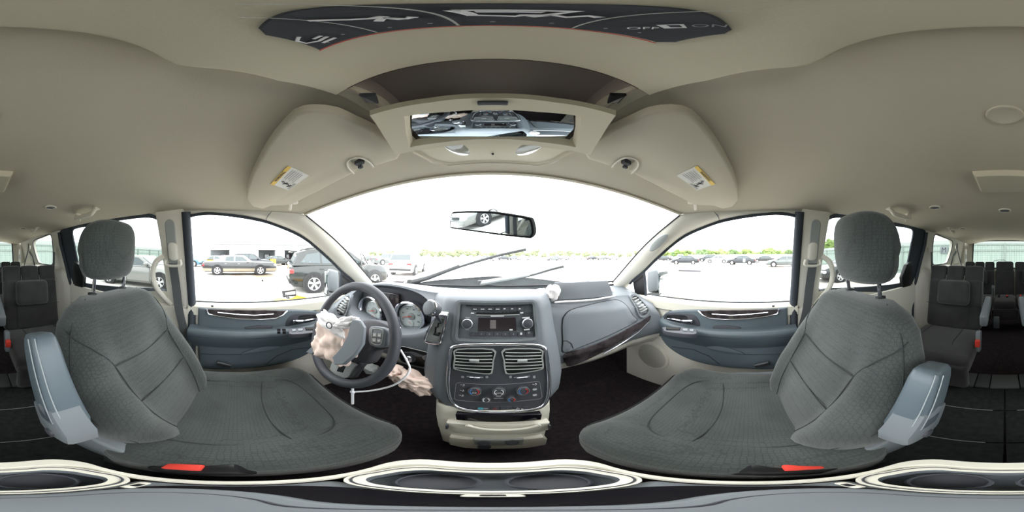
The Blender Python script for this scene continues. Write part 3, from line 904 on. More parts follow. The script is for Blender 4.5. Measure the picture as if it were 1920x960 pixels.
# climate panel in its chrome ring
cpx = ((853, 649), (880, 646), (935, 645), (990, 646), (1014, 649), (1022, 657), (1026, 690), (1028, 715), (1026, 740), (1020, 755), (1006, 764), (975, 769), (935, 771), (890, 769), (862, 763), (849, 753), (843, 738), (841, 712), (843, 688), (846, 657))
cp = spline([st(*q, .006) for q in cpx], 4, True)
mb = MB().slab([p - SN * .002 for p in cp], SN * -.02); cpan = build('climate_panel', mb, m_dash_d, dash)
mb = MB().tube(cp, .0065, 10, closed=True); build('chrome_ring', mb, m_chrome, cpan)
for vi, (x0, x1) in enumerate(((852, 924), (944, 1018))):
    if vi == 0: q = ((857, 653), (925, 653), (926, 675), (924, 694), (918, 700), (885, 697), (858, 692), (851, 687), (853, 670))
    else: q = ((945, 653), (1012, 653), (1016, 670), (1018, 686), (1012, 692), (985, 697), (952, 700), (946, 694), (944, 675))
    O = spline([st(*p, .010) for p in q], 3, True); c = sum(O, Vector()) / len(O)
    I = [c + (p - c) * .93 for p in O]
    mb = MB().ring(O, I, SN * -.008); vn = build('centre_vent', mb, m_lgrey, dash)
    mb = MB().add([p - SN * .004 for p in I], [tuple(range(len(I)))]); build('vent_cavity', mb, m_black, vn)
    for i in range(6):
        yy = 659.5 + i * 6.1
        sag = 3.5 * (i / 5)
        if vi == 0: a, b = (856 - .6 * i + (2 if i > 4 else 0), yy - sag * .6), (923, yy + sag * .3)
        else: a, b = (947, yy + sag * .3), (1013 + .7 * i - (2 if i > 4 else 0), yy - sag * .6)
        mb = MB().tube([st(*a, .009), st(*b, .009)], .0026, 6, flat=.55); build('slat', mb, m_lgrey, vn)
    cx = 890 if vi == 0 else 978
    mb = MB().box(st(cx, 674.5, .014), (.028, .010, .011), .003); build('vent_tab', mb, m_lgrey, vn)
    c = st(891 if vi == 0 else 978, 706, .006)
    mb = MB().box(c, (.046, .006, .007), .003); sl = build('slider', mb, m_dash, dash)
    mb = MB().box(c + SN * .005 + SU * .001, (.030, .005, .004), .002); build('slider_bar', mb, m_chrome, sl)
    for x0 in ((868, 913) if vi == 0 else (957, 1001)):
        mb = MB().slab(strr(x0 - 2.5, 704, x0 + 2.5, 708, .0005, .0048), SN * -.002); build('slider_mark', mb, m_pgrey, sl)
mb = MB().tube(strr(856, 716, 1016, 746, .01, .0045), .0006, 4, closed=True); build('panel_line', mb, m_pgrey, cpan)
for i, (px, py, r) in enumerate(((891, 730.5, .0185), (935, 731, .0185), (979, 729.5, .0185), (912, 745.5, .0125), (958, 745, .0125))):
    c = st(px, py, .004)
    mb = MB().lathe([(r, 0), (r * .96, .012), (r * .9, .015), (r * .8, .0155), (r * .78, .0145)], c, SN, 30, cap=False); kn = build('climate_knob', mb, m_satin, dash)
    mb = MB().lathe([(r * .78, .0145), (r * .7, .015), (0, .015)], c, SN, 30); build('knob_face', mb, m_dash_d, kn)
    for a0, a1, m_ in ((120, 240, m_blueprint), (-60, 60, m_redprint)):
        if i in (1, 3): m_ = m_print
        mb = MB().tube([c + SN * .0155 + (SX * cos(radians(a)) + SU * sin(radians(a))) * r * .62 for a in range(a0, a1 + 1, 15)], .0012, 4); build('knob_arc', mb, m_, kn)
    if i in (0, 1):
        text('A/C' if i == 0 else 'AUTO', c + SN * .0156 - SU * .004, SX, SU, .007 if i == 0 else .0055, m_print, kn, 'knob_lettering')
text('REAR', st(935, 742.5, .0045), SX, SU, .0055, m_print, cpan); text('CONTROL', st(935, 746, .0045), SX, SU, .0052, m_print, cpan)
text('REAR', st(896, 746, .0045), SX, SU, .004, m_pgrey, cpan)
def icon(px, py, kind, parent, s_=.006):
    c = st(px, py, .0046); mb = MB()
    if kind == 'face':      # seated figure and air arrow
        mb.lathe([(s_ * .3, 0), (s_ * .3, .0004), (0, .0004)], c + SX * s_ * .55 + SU * s_ * .55, SN, 10)
        mb.tube([c + SX * s_ * .9, c + SX * s_ * .4 - SU * s_ * .4, c - SU * s_ * .45], .0008, 4)
        mb.tube([c - SX * s_ * 1.1 + SU * s_ * .3, c - SX * s_ * .1 + SU * s_ * .3], .0007, 4)
    elif kind == 'defrost':
        mb.tube([c - SX * s_ - SU * s_ * .2, c + SU * s_ * .5 - SX * s_ * .8, c + SX * s_ * .8 + SU * s_ * .5, c + SX * s_ - SU * s_ * .2], .0008, 4, closed=True)
        for q in (-.5, 0, .5): mb.tube([c + SX * s_ * q - SU * s_ * .9, c + SX * s_ * q + SU * s_ * .2], .0006, 4)
    build('mode_icon', mb, m_print, parent)
for px, py, kd in ((868, 721.5, 'face'), (867, 731.5, 'face'), (866, 741, 'face'), (1002, 720, 'face'), (1002, 729, 'defrost'), (1002, 739.5, 'defrost')): icon(px, py, kd, cpan)
# lower switch row
for i, (x0, x1, m_) in enumerate(((881, 892, None), (894, 918, 'c'), (921, 935, 'r'), (938, 960, None), (963, 977, 'w'), (980, 990, None))):
    mb = MB().slab(strr(x0, 761, x1, 767.5, .0015, .006), SN * -.004, .001); bt = build('switch_button', mb, m_dash_d, dash)
    if m_ == 'c':
        mb = MB().slab(strr(897, 762.5, 906, 766, .0008, .0066), SN * -.001); build('button_mark', mb, M('cyan_print', (60, 170, 190), .5), bt)
        mb = MB().slab(strr(907, 763.6, 915, 765, .0004, .0066), SN * -.001); build('button_mark', mb, m_pgrey, bt)
    elif m_:
        c = st((x0 + x1) / 2, 764.5, .0066)
        mb = MB().tube([c + SU * .004, c - SU * .003 + SX * .0045, c - SU * .003 - SX * .0045], .0007, 4, closed=True); build('warning_triangle' if m_ == 'r' else 'belt_mark', mb, m_redprint if m_ == 'r' else m_print, bt)

# ---- gear selector on the left flank of the stack
gp = [Vector((q.x, q.y - .006, q.z)) for q in (at(a, b, y=.487) for a, b in ((821, 590), (835, 590), (837, 596), (828, 636), (823, 642), (803, 640), (799, 634), (808, 612), (817, 594)))]
gp = spline(gp, 4, True); gc = sum(gp, Vector()) / len(gp)
mb = MB().slab([p + Vector((0, .003, 0)) for p in gp], (0, .05, 0)); sh = build('gear_selector', mb, m_lgrey, dash)
mb = MB().tube([p + Vector((0, 0, 0)) for p in gp], .0045, 8, closed=True); build('chrome_surround', mb, m_chrome, sh)
slot = [at(a, b, y=.480) for a, b in ((828, 598), (826, 606), (822, 606), (821, 613), (817, 614), (816, 623), (813, 627), (822, 629), (824, 624))]
mb = MB().tube(slot, .0030, 6); build('shift_gate', mb, m_black, sh)
kc = at(809, 578, r=.435); ka = Vector((-.35, -.8, .35)).normalized()
mb = MB().tube([at(826, 602, y=.48), at(820, 593, r=.47), kc - ka * .01], [.006, .006, .011], 8); build('shift_lever', mb, m_dash_d, sh)
mb = MB().lathe([(.004, -.024), (.018, -.022), (.0225, -.010), (.0235, .004), (.022, .009)], kc, ka, 26, cap=False); kn = build('shift_knob', mb, m_dash_d, sh)
mb = MB().lathe([(.0232, .004), (.0236, .008), (.0215, .0105)], kc, ka, 26, cap=False); build('knob_ring', mb, m_chrome, kn)
mb = MB().lathe([(.0215, .0095), (.019, .014), (.01, .0165), (0, .017)], kc, ka, 26); build('knob_cap', mb, m_grey, kn)

# ---- ignition panel right of the wheel
ip = spline([on_face(dhit(*q), .004) for q in ((751, 650), (775, 653), (803, 660), (809, 666), (807, 684), (796, 688), (775, 684), (752, 675))], 4, True)
mb = MB().slab(ip, (0, .02, 0), .003, 2); ig = build('ignition_panel', mb, m_black, dash)
mb = MB().tube([p + Vector((0, -.001, 0)) for p in ip], .0015, 5, closed=True); build('panel_edge', mb, m_lgrey, ig)
c = on_face(dhit(771, 669), .006); iax = Vector((.15, -.9, .1)).normalized()
mb = MB().lathe([(.024, 0), (.023, .008), (.017, .010), (.0165, .006)], c, iax, 24, cap=False); build('ignition_collar', mb, m_dash_d, ig)
mb = MB().lathe([(.016, .004), (.016, .018), (.013, .022), (0, .022)], c, iax, 24).box(c + iax * .026, (.007, .016, .024), .003); build('ignition_key_slot', mb, m_satin, ig)
mb = MB().slab([on_face(dhit(*q), .009) for q in ((793, 668), (802, 663), (800, 674), (796, 672))], (0, .004, 0)); build('dimmer_mark', mb, m_pgrey, ig)
mb = MB().box(on_face(dhit(798, 680), .007), (.002, .003, .014), .0008); build('panel_mark', mb, m_lgrey, ig)

# ---- beige storage bin under the stack
def bn(px, py, y=.395): return at(px, py, y=y)
mb = MB()
rings = []
for z, w_, y in ((-.545, .150, .405), (-.552, .153, .398), (-.62, .150, .388), (-.70, .142, .380), (-.725, .138, .378), (-.74, .134, .372), (-.83, .126, .366), (-.85, .12, .37)):
    rings.append([Vector((x, yy, z)) for x, yy in ((-w_, y + .20), (-w_ - .002, y + .03), (-w_ + .008, y + .006), (-w_ + .03, y - .004), (-.05, y - .012), (.05, y - .012), (w_ - .03, y - .004), (w_ - .008, y + .006), (w_ + .002, y + .03), (w_, y + .20))])
mb.loft(rings, closed=False, cap1=True)
binn = build('storage_bin', mb, m_beige_l, dash)
mb = MB().slab([p for p in [bn(a, b, .370) for a, b in ((854, 777), (930, 780), (1016, 777), (1014, 787), (930, 791), (856, 787))]], (0, .03, 0)); build('tray_opening', mb, m_gloss, binn)
dp = [bn(a, b, .362) for a, b in ((836, 793), (930, 797), (1032, 793), (1030, 806), (1010, 812), (930, 816), (850, 812), (839, 806))]
mb = MB().slab(dp, (0, .03, 0), .006, 2); drw = build('bin_drawer', mb, m_beige_l, binn)
mb = MB().tube(spline([bn(a, b, .354) for a, b in ((875, 797), (905, 804), (945, 806), (985, 803), (1012, 796))], 5), .0055, 8); build('drawer_lip', mb, m_beige_l, drw)
for a in (838, 1030):
    mb = MB().box(bn(a, 800, .358), (.006, .01, .035), .002); build('drawer_side', mb, m_dash_d, drw)
mb = MB().slab([bn(a, b, .347) for a, b in ((886, 824), (983, 824), (980, 834), (930, 836), (890, 834))], (0, .01, 0), .002); sk = build('socket_plate', mb, m_lgrey, binn)
for a, b in ((908, 830), (960, 829), (908, 837)):
    c = bn(a, b, .343)
    mb = MB().lathe([(.015, .0), (.015, .006), (.011, .008), (.010, .003), (0, .003)], c, (0, -.8, .6), 20); build('power_socket', mb, m_dash_d, sk)
mb = MB().slab([bn(a, b, .350) for a, b in ((838, 824), (842, 820), (1020, 820), (1027, 824), (1024, 834), (990, 840), (930, 842), (870, 840), (842, 834))], (0, .06, 0), .004)
build('bin_foot', mb, m_beige_l, binn)

# ================================================================== STEERING WHEEL
wc = Vector((-.42, .338, -.282)); wt = radians(22)
WU = Vector((0, sin(wt), cos(wt))); WN = Vector((0, -cos(wt), sin(wt))); WX = Vector((1, 0, 0))
def wp(px, py, off=0.0): return at(px, py, pl=(tuple(WN), WN.dot(wc) + off))
wheel = thing('steering_wheel', 'dark grey steering wheel with its driver airbag burst open', 'steering wheel', wc - WU * .2)
rr = [.0155 + .0015 * sin(a) ** 2 for a in [2 * pi * k_ / 72 for k_ in range(72)]]
mb = MB().tube([wc + (WX * cos(2 * pi * k_ / 72) + WU * sin(2 * pi * k_ / 72)) * .184 for k_ in range(72)], rr, 14, closed=True)
build('rim', mb, m_dash_d, wheel)
hub = [wp(*q, -.02) for q in ((648, 607), (690, 598), (722, 606), (736, 618), (734, 648), (716, 656), (700, 660), (686, 682), (650, 684), (615, 672), (596, 655), (590, 630), (600, 612))]
mb = MB().slab(spline(hub, 3, True), -WN * .05, .014, 3); build('hub', mb, m_dash_d, wheel)
mb = MB().tube([wc - WN * .03, wc - WN * .10, wc - WN * .26], [.06, .055, .05], 16); build('steering_column', mb, m_dash_d, wheel)
mb = MB().slab(spline([wp(*q, .0) for q in ((694, 612), (722, 616), (724, 634), (718, 652), (693, 647), (690, 630))], 3, True), -WN * .03, .006, 2); pod = build('switch_pod', mb, m_dash, wheel)
mb = MB().tube(spline([wp(*q, .002) for q in ((699, 617), (717, 619), (717, 632), (713, 646), (697, 643), (697, 630))], 3, True), .0014, 5, closed=True); build('pod_edge', mb, m_lgrey, pod)
for a, b in ((702, 628), (711, 629), (701, 638), (710, 639)):
    mb = MB().slab([wp(a - 3.6, b - 3.6, .004), wp(a + 3.6, b - 3.2, .004), wp(a + 3.2, b + 3.6, .004), wp(a - 3.6, b + 3.2, .004)], -WN * .006, .001); bt = build('pod_button', mb, m_lgrey, pod)
    mb = MB().slab([wp(a - 1.6, b - .5, .0046), wp(a + 1.6, b - .4, .0046), wp(a + 1.6, b + .6, .0046), wp(a - 1.6, b + .5, .0046)], -WN * .001); build('button_mark', mb, m_white, pod)
# left spoke behind the bag
mb = MB().slab([wp(*q, -.012) for q in ((612, 612), (600, 606), (590, 622), (590, 650), (606, 655))], -WN * .02, .004); build('spoke', mb, m_dash_d, wheel)
mb = MB().slab(spline([wp(*q, -.012) for q in ((626, 674), (664, 682), (660, 694), (650, 709), (632, 706), (617, 700))], 3, True), -WN * .02, .005, 2); bs = build('lower_spoke', mb, m_lgrey, wheel)
mb = MB().slab([wp(*q, -.010) for q in ((636, 684), (648, 686), (642, 699), (630, 696))], -WN * .01, .002); build('spoke_slot', mb, m_black, bs)
mb = MB().slab([wp(*q, -.012) for q in ((672, 680), (682, 682), (664, 708), (655, 710))], -WN * .015, .004); build('spoke', mb, m_dash_d, wheel)
def crumple(c, r, X, Y, Z, amp, seed, nu=44, nv=64, freq=9.0, p=.8):
    mb = MB(); rings = []
    def spw(v): return math.copysign(abs(v) ** p, v)
    for i in range(nu + 1):
        a = -pi / 2 + pi * i / nu; rg = []
        for j in range(nv):
            b = 2 * pi * j / nv
            q = Vector((spw(cos(a)) * spw(cos(b)), spw(cos(a)) * spw(sin(b)), spw(sin(a))))
            n_ = mnoise.noise(q * freq * .22 + Vector((seed, 0, 0))) * 1.0 + abs(mnoise.noise(q * freq * .3 + Vector((0, seed, 3)))) * (.7 if freq < 20 else 1.0)
            n_ += .30 * sin(9 * q.x + 5 * q.z + 4 * mnoise.noise(q * 1.7 + Vector((seed, 0, 1)))) ** 3 * abs(cos(a)) + .25 * (1 - abs(mnoise.noise(q * 1.9 + Vector((seed, seed, 0))))) ** 5 - .15
            k_ = 1 + amp * n_
            rg.append(c + X * (q.x * r[0] * k_) + Y * (q.y * r[1] * k_) + Z * (q.z * r[2] * k_))
        rings.append(rg)
    return mb.loft(rings, True)
mb = crumple(wp(628, 638, .045), (.082, .042, .070), WX, WN, WU, .34, 3.1); build('burst_airbag', mb, m_bag, wheel, sharp=60)
mb = crumple(wp(622, 607, .075), (.070, .022, .026), (WX + WU * -.12).normalized(), WN, WU, .30, 8.7); build('airbag_fold', mb, m_bagw, wheel, sharp=60)
mb = crumple(wp(648, 606, .082), (.045, .018, .018), (WX + WU * .45).normalized(), WN, WU, .25, 12.7); build('airbag_fold', mb, m_bagw, wheel, sharp=60)
mb = MB().tube([wp(617, 610, .106) + (WX * cos(a) * .014 + WU * sin(a) * .009) for a in [2 * pi * q / 16 for q in range(16)]], .002, 5, closed=True); build('badge_ring', mb, m_dash_d, wheel)
fl = [wp(*q, .10) for q in ((660, 598), (674, 601), (681, 614), (678, 645), (664, 666), (642, 684), (626, 684), (622, 670), (638, 652), (650, 630), (656, 608))]
mb = MB().slab(fl, -WN * .012, .003); build('torn_cover', mb, m_dash, wheel)
fl = [wp(*q, .05) for q in ((596, 636), (600, 650), (584, 664), (573, 660), (586, 648))]
mb = MB().slab(fl, -WN * .006, .002); build('torn_cover', mb, m_dash, wheel)
# stalk
mb = MB().tube([at(640, 597, y=.46), at(625, 592, y=.45), at(618, 590, y=.445)], [.007, .008, .009], 8); build('turn_stalk', mb, m_dash_d, wheel)
# pedals / column underside bracket seen below the hub
mb = crumple(at(697, 692, y=.46), (.03, .03, .02), Vector((1, 0, 0)), Vector((0, 1, 0)), Vector((0, 0, 1)), .2, 5.5, 12, 16); build('column_bracket', mb, m_lgrey, wheel)

# loose white cable under the wheel
cp_ = spline([at(751, 656, r=.47), at(760, 671, r=.45), at(767, 685, r=.43), at(768, 694, r=.42), at(760, 707, r=.41), at(738, 722, r=.41), at(705, 731, r=.42), at(661, 735, r=.43)], 8)
cable = thing('charging_cable', 'white cable dangling under the steering wheel', 'cable', cp_[-1] - Vector((0, 0, .06)))
mb = MB().tube(cp_, .0032, 8); build('cable_loop', mb, m_white, cable)
mb = MB().tube([at(661, 726, r=.43), at(661, 757, r=.43)], .0042, 8).box(at(661, 735, r=.428), (.014, .010, .010), .003); build('cable_end', mb, m_white, cable)
# knee airbag
kb = thing('knee_airbag', 'crumpled pinkish knee airbag hanging under the driver side dash', 'airbag', (-.25, .45, -.55))
mb = crumple(at(776, 716, y=.45), (.070, .035, .036), Vector((1, 0, -.32)).normalized(), Vector((0, 1, 0)), Vector((.3, 0, 1)).normalized(), .42, 21.3); build('bag', mb, m_bag, kb, sharp=60)
mb = crumple(at(738, 697, y=.45), (.035, .03, .022), Vector((1, 0, -.6)).normalized(), Vector((0, 1, 0)), Vector((.6, 0, 1)).normalized(), .4, 33.3); build('bag_fold', mb, m_bag, kb, sharp=60)
# passenger airbag burst through the dash top
pb = thing('passenger_airbag', 'white passenger airbag under a torn grey cover plate on the dash top', 'airbag', (.42, .60, -.20))
mb = crumple(at(1095, 548, y=.668), (.165, .035, .030), Vector((1, -.05, .0)).normalized(), Vector((0, 1, 0)), Vector((0, 0, 1)), .22, 44.0, 20, 48); build('bag', mb, m_bagw, pb, sharp=60)
mb = crumple(at(1035, 550, y=.60), (.030, .03, .032), Vector((1, 0, 0)), Vector((0, 1, 0)), Vector((.2, 0, 1)).normalized(), .28, 51.0, 16, 24); build('bag_fold', mb, m_bagw, pb, sharp=60)
fl = [at(1041, 530, y=.60), at(1090, 529, y=.60), at(1139, 526, y=.60), at(1146, 540, y=.585), at(1150, 555, y=.57), at(1100, 560, y=.57), at(1047, 563, y=.57), at(1043, 545, y=.585)]
mb = MB().slab(fl, (0, .010, 0), .003); build('cover_plate', mb, M('torn_cover_plastic', (86, 91, 96), .7), pb)
mb = MB().tube([at(1040, 567, y=.565), at(1060, 565.5, y=.563), at(1110, 562.5, y=.563), at(1153, 555, y=.566)], .004, 6); build('cover_edge', mb, m_bagw, pb)
# ================================================================== SEATS
def cushion_base(x, y):
    z = -.574 + .018 * sm((abs(x) - .12) / .07) + .012 * sm((y - .05) / .15)
    if y > .19:
        t = min(1, (y - .19) / .115); z -= .055 * (1 - sqrt(1 - t * t))
    return z
def front_seat(s, nm, cx, yb, recl, hr, hrw, arm, label):
    seat = thing('front_seat', label, 'seat', (s * cx, .03, FLZ), group='front seats')
    def X(v): return Vector((s * v.x, v.y, v.z))
    # ---- cushion
    W, D = .515, .51; cy = .045
    O = rrect(W, D, .085, 8)
    O = [(a, b) for a, b in O]
    R = []
    for k_ in range(15):
        t = .02 + .98 * (k_ / 14) ** .8
        R.append([X(Vector((cx + a * t, cy + b * t, cushion_base(a * t, cy + b * t) - .030 * t ** 14))) for a, b in O])
    for dz, gr in ((-.050, 1.008), (-.075, 1.010), (-.115, 1.0), (-.155, .985), (-.175, .96)):
        R.append([X(Vector((cx + a * gr, cy + b * gr, cushion_base(a, min(cy + b, .25)) + dz))) for a, b in O])
    mb = MB().loft(R, True, True, True); cu = build('cushion', mb, m_fabric, seat, sharp=70)
    def cs(x, y): return X(Vector((cx + x, y, cushion_base(x, y) + .0008)))
    for nmz, ln in (('seam', [(-.165, -.14), (-.168, 0), (-.165, .10), (-.15, .17), (-.10, .205), (0, .215), (.10, .205), (.15, .17), (.165, .10), (.168, 0), (.165, -.14)]),
                    ('seam', [(-.165, .09), (-.08, .075), (0, .07), (.08, .075), (.165, .09)])):
        mb = MB().tube(spline([cs(*q) for q in ln], 5), .0017, 5); build(nmz, mb, m_seam, cu)
    mb = MB().tube([X(Vector((cx + a * 1.006, cy + b * 1.006, cushion_base(a, min(cy + b, .25)) - .060))) for a, b in O], .0016, 5, closed=True); build('seam', mb, m_seam, cu)
    # ---- seat base and rails
    mb = MB().box((s * cx, .03, -.80), (.44, .44, .11), .02).box((s * (cx - .18), .03, -.89), (.05, .50, .08), .005).box((s * (cx + .18), .03, -.89), (.05, .50, .08), .005)
    build('seat_base', mb, m_dash_d, seat)
    # ---- backrest
    U = Vector((0, -sin(recl), cos(recl))); F = Vector((0, cos(recl), sin(recl)))
    B = Vector((cx, yb, -.60)); L = .50 / cos(recl)
    def hw(h): return interp(h, (0, .08, .25, .5, .75, .88, .95, 1.0), (.185, .215, .248, .255, .243, .215, .18, .12))
    def bulge(a, h):
        bo = .048 * sm((abs(a) - .42) / .30) * interp(h, (0, .1, .35, .6, .8, 1), (.5, .9, 1, .7, .15, 0))
        lum = .014 * (1 - a * a) * sin(pi * min(1, h / .55)) if h < .55 else 0
        return bo + lum
    def bp(a, h, off=0.0):
        ro = (1 - abs(a) ** 5) ** .45 if abs(a) < 1 else 0
        tk = 1.0 if h < .9 else sqrt(max(0, 1 - ((h - .9) / .1) ** 2)) * .999
        d = -.06 + (.06 * tk + bulge(a, h)) * ro * (1 if tk == 1 else tk)
        return X(B + U * (h * L) + Vector((hw(h) * a, 0, 0)) + F * (d + off))
    def bk(a, h):
        ro = (1 - abs(a) ** 5) ** .45 if abs(a) < 1 else 0
        tk = 1.0 if h < .9 else sqrt(max(0, 1 - ((h - .9) / .1) ** 2))
        return X(B + U * (h * L) + Vector((hw(h) * a, 0, 0)) + F * (-.06 - .055 * ro * tk))
    R = []
    hs = [0, .02, .05] + [.1 + .05 * i for i in range(16)] + [.88, .91, .94, .96, .98, .99, 1.0]
    A = [-1, -.985, -.95, -.9, -.82, -.74, -.66, -.58, -.5, -.4, -.25, 0, .25, .4, .5, .58, .66, .74, .82, .9, .95, .985, 1]
    for h in hs:
        R.append([bp(a, h) for a in A] + [bk(a, h) for a in (.95, .8, .4, 0, -.4, -.8, -.95)])
    mb = MB().loft(R, True, True, True); back = build('backrest', mb, m_fabric, seat, sharp=80)
    def seam(pts, r=.0018):
        return MB().tube(spline([bp(a, h, .0006) for a, h in pts], 6), r, 5)
    for sg in (-1, 1):
        build('seam', seam([(.50 * sg, .0), (.52 * sg, .2), (.54 * sg, .42), (.57 * sg, .60), (.70 * sg, .70), (.86 * sg, .78), (.95 * sg, .83)]), m_seam, back)
        build('seam', seam([(.80 * sg, .97), (.90 * sg, .85), (.955 * sg, .6), (.955 * sg, .35), (.94 * sg, .1)]), m_seam, back)
    build('seam', seam([(-.57, .60), (0, .575), (.57, .60)]), m_seam, back)
    build('seam', seam([(-.53, .36), (0, .35), (.53, .36)]), m_seam, back)
    # ---- head restraint
    hc = Vector(hr); mb = MB()
    R = []
    for i in range(17):
        b = -pi / 2 + pi * i / 16; cb = abs(cos(b)) ** .5; zz = math.copysign(abs(sin(b)) ** .75, sin(b))
        rg = []
        for j in range(32):
            a = 2 * pi * j / 32
            xx = math.copysign(abs(cos(a)) ** .62, cos(a)) * hrw * cb * (1 - .05 * zz)
            yy = math.copysign(abs(sin(a)) ** .62, sin(a)) * .052 * cb + .010 * zz
            if yy > 0: yy -= .25 * xx * xx / hrw
            rg.append(X(Vector((hc.x + xx, hc.y + yy, hc.z + zz * .101))))
        R.append(rg)
    mb.loft(R, True); head = build('headrest', mb, m_fabric, seat, sharp=80)
    mb = MB().tube([X(Vector((hc.x + q * hrw * .86, hc.y - .012 , hc.z + z * .1))) for q, z in ((-1.08, -.5), (-1.12, 0), (-1.02, .6), (-.6, 1.04), (0, 1.1), (.6, 1.04), (1.02, .6), (1.12, 0), (1.08, -.5))], .0016, 5)
    top = B + U * (L * .99) + F * (-.06)
    for q in (-.075, .075):
        mb = MB().tube([X(Vector((hc.x + q, hc.y - .005, hc.z - .06))), X(Vector((cx + q, top.y, top.z - .02)))], .0062, 8); build('headrest_post', mb, m_chrome, seat)
        mb = MB().lathe([(.016, -.004), (.015, .008), (.010, .011), (0, .011)], X(Vector((cx + q, top.y, top.z + .002))), (0, 0, 1), 16); build('post_guide', mb, m_black, seat)
    # ---- folded-up armrest on the aisle side
    (py_, pz_, ty_, tz_, ax, aw, ad) = arm
    p0 = Vector((ax, py_, pz_)); p1 = Vector((ax - .012, ty_, tz_)); AU = (p1 - p0); AL = AU.length; AU.normalize(); AF = Vector((1, 0, 0)).cross(AU).normalized() * -1
    if AF.y < 0: AF = -AF
    R = []
    for t, w_, d_ in ((0, .75, .62), (.04, .9, .80), (.12, 1, .95), (.3, 1, 1), (.6, .98, 1.0), (.85, .94, .97), (.95, .86, .88), (.99, .7, .74), (1.0, .45, .5)):
        c = p0 + AU * (AL * t)
        R.append([X(c + Vector((1, 0, 0)) * a * aw * w_ + AF * b * ad * d_) for a, b in rrect(1, 1, .22, 3)])
    mb = MB().loft(R, True, True, True); ar = build('armrest', mb, m_vinyl, seat, sharp=60)
    mb = MB().tube([X(p0 + AU * (AL * t) + Vector((-.34 * aw, 0, 0)) + AF * (.505 * ad * (1 if t < .9 else .9))) for t in (.15, .4, .7, .9, .97)], .0011, 5); build('piping', mb, m_seam_l, ar)
    mb = MB().tube([X(p0 + AU * (AL * t) + Vector((-.505 * aw, 0, 0)) + AF * (.36 * ad)) for t in (.15, .4, .7, .9, .97)], .0011, 5); build('piping', mb, m_seam_l, ar)
    # pivot shield under it
    q = p0 + AU * .02
    mb = MB().slab([X(q + Vector((-.5 * aw, 0, 0)) + AU * a + AF * b) for a, b in ((.06, .040), (.075, .0), (.05, -.050), (-.03, -.055), (-.065, -.03), (-.068, .025), (-.02, .045))], (s * aw * .8, 0, 0), .008, 2); pv = build('pivot_shield', mb, m_grey, seat)
    mb = MB().lathe([(.013, 0), (.012, .004), (0, .005)], X(q + Vector((-.5 * aw, 0, 0)) + AU * -.04 + AF * -.012), (-s, 0, 0), 18); build('shield_screw', mb, m_dash_d, pv)
    # recliner side cover along the cushion
    cv = [Vector((.165, y, z)) for y, z in ((-.30, -.56), (-.22, -.545), (-.12, -.575), (.00, -.60), (.02, -.63), (-.10, -.68), (-.30, -.68), (-.34, -.62))]
    mb = MB().slab([X(p) for p in cv], (s * .03, 0, 0), .010, 3); build('side_cover', mb, m_grey, seat)
    # buckle
    mb = MB().box(X(Vector((.155, -.035, -.602))), (.034, .10, .055), .009, rot=Matrix.Rotation(radians(25), 3, 'X')); bk_ = build('buckle', mb, m_black, seat)
    mb = MB().box(X(Vector((.153, -.052, -.573))), (.022, .042, .010), .003, rot=Matrix.Rotation(radians(22), 3, 'X')); build('release_button', mb, m_red, bk_)
    # outer side shield near the door with the belt anchor
    mb = MB().box(X(Vector((.675, -.10, -.63))), (.03, .34, .08), .012); build('outer_cover', mb, m_grey, seat)
    return seat
front_seat(-1, 'left', .41, -.115, radians(26), (.415, -.395, .020), .128, (-.205, -.405, -.305, -.165, .124, .060, .080), 'driver seat with tall armrest folded up, behind the steering wheel')
front_seat(1, 'right', .40, -.085, radians(22), (.375, -.300, .022), .130, (-.195, -.405, -.258, -.225, .132, .060, .082), 'passenger seat in front of the glove box with short worn armrest')

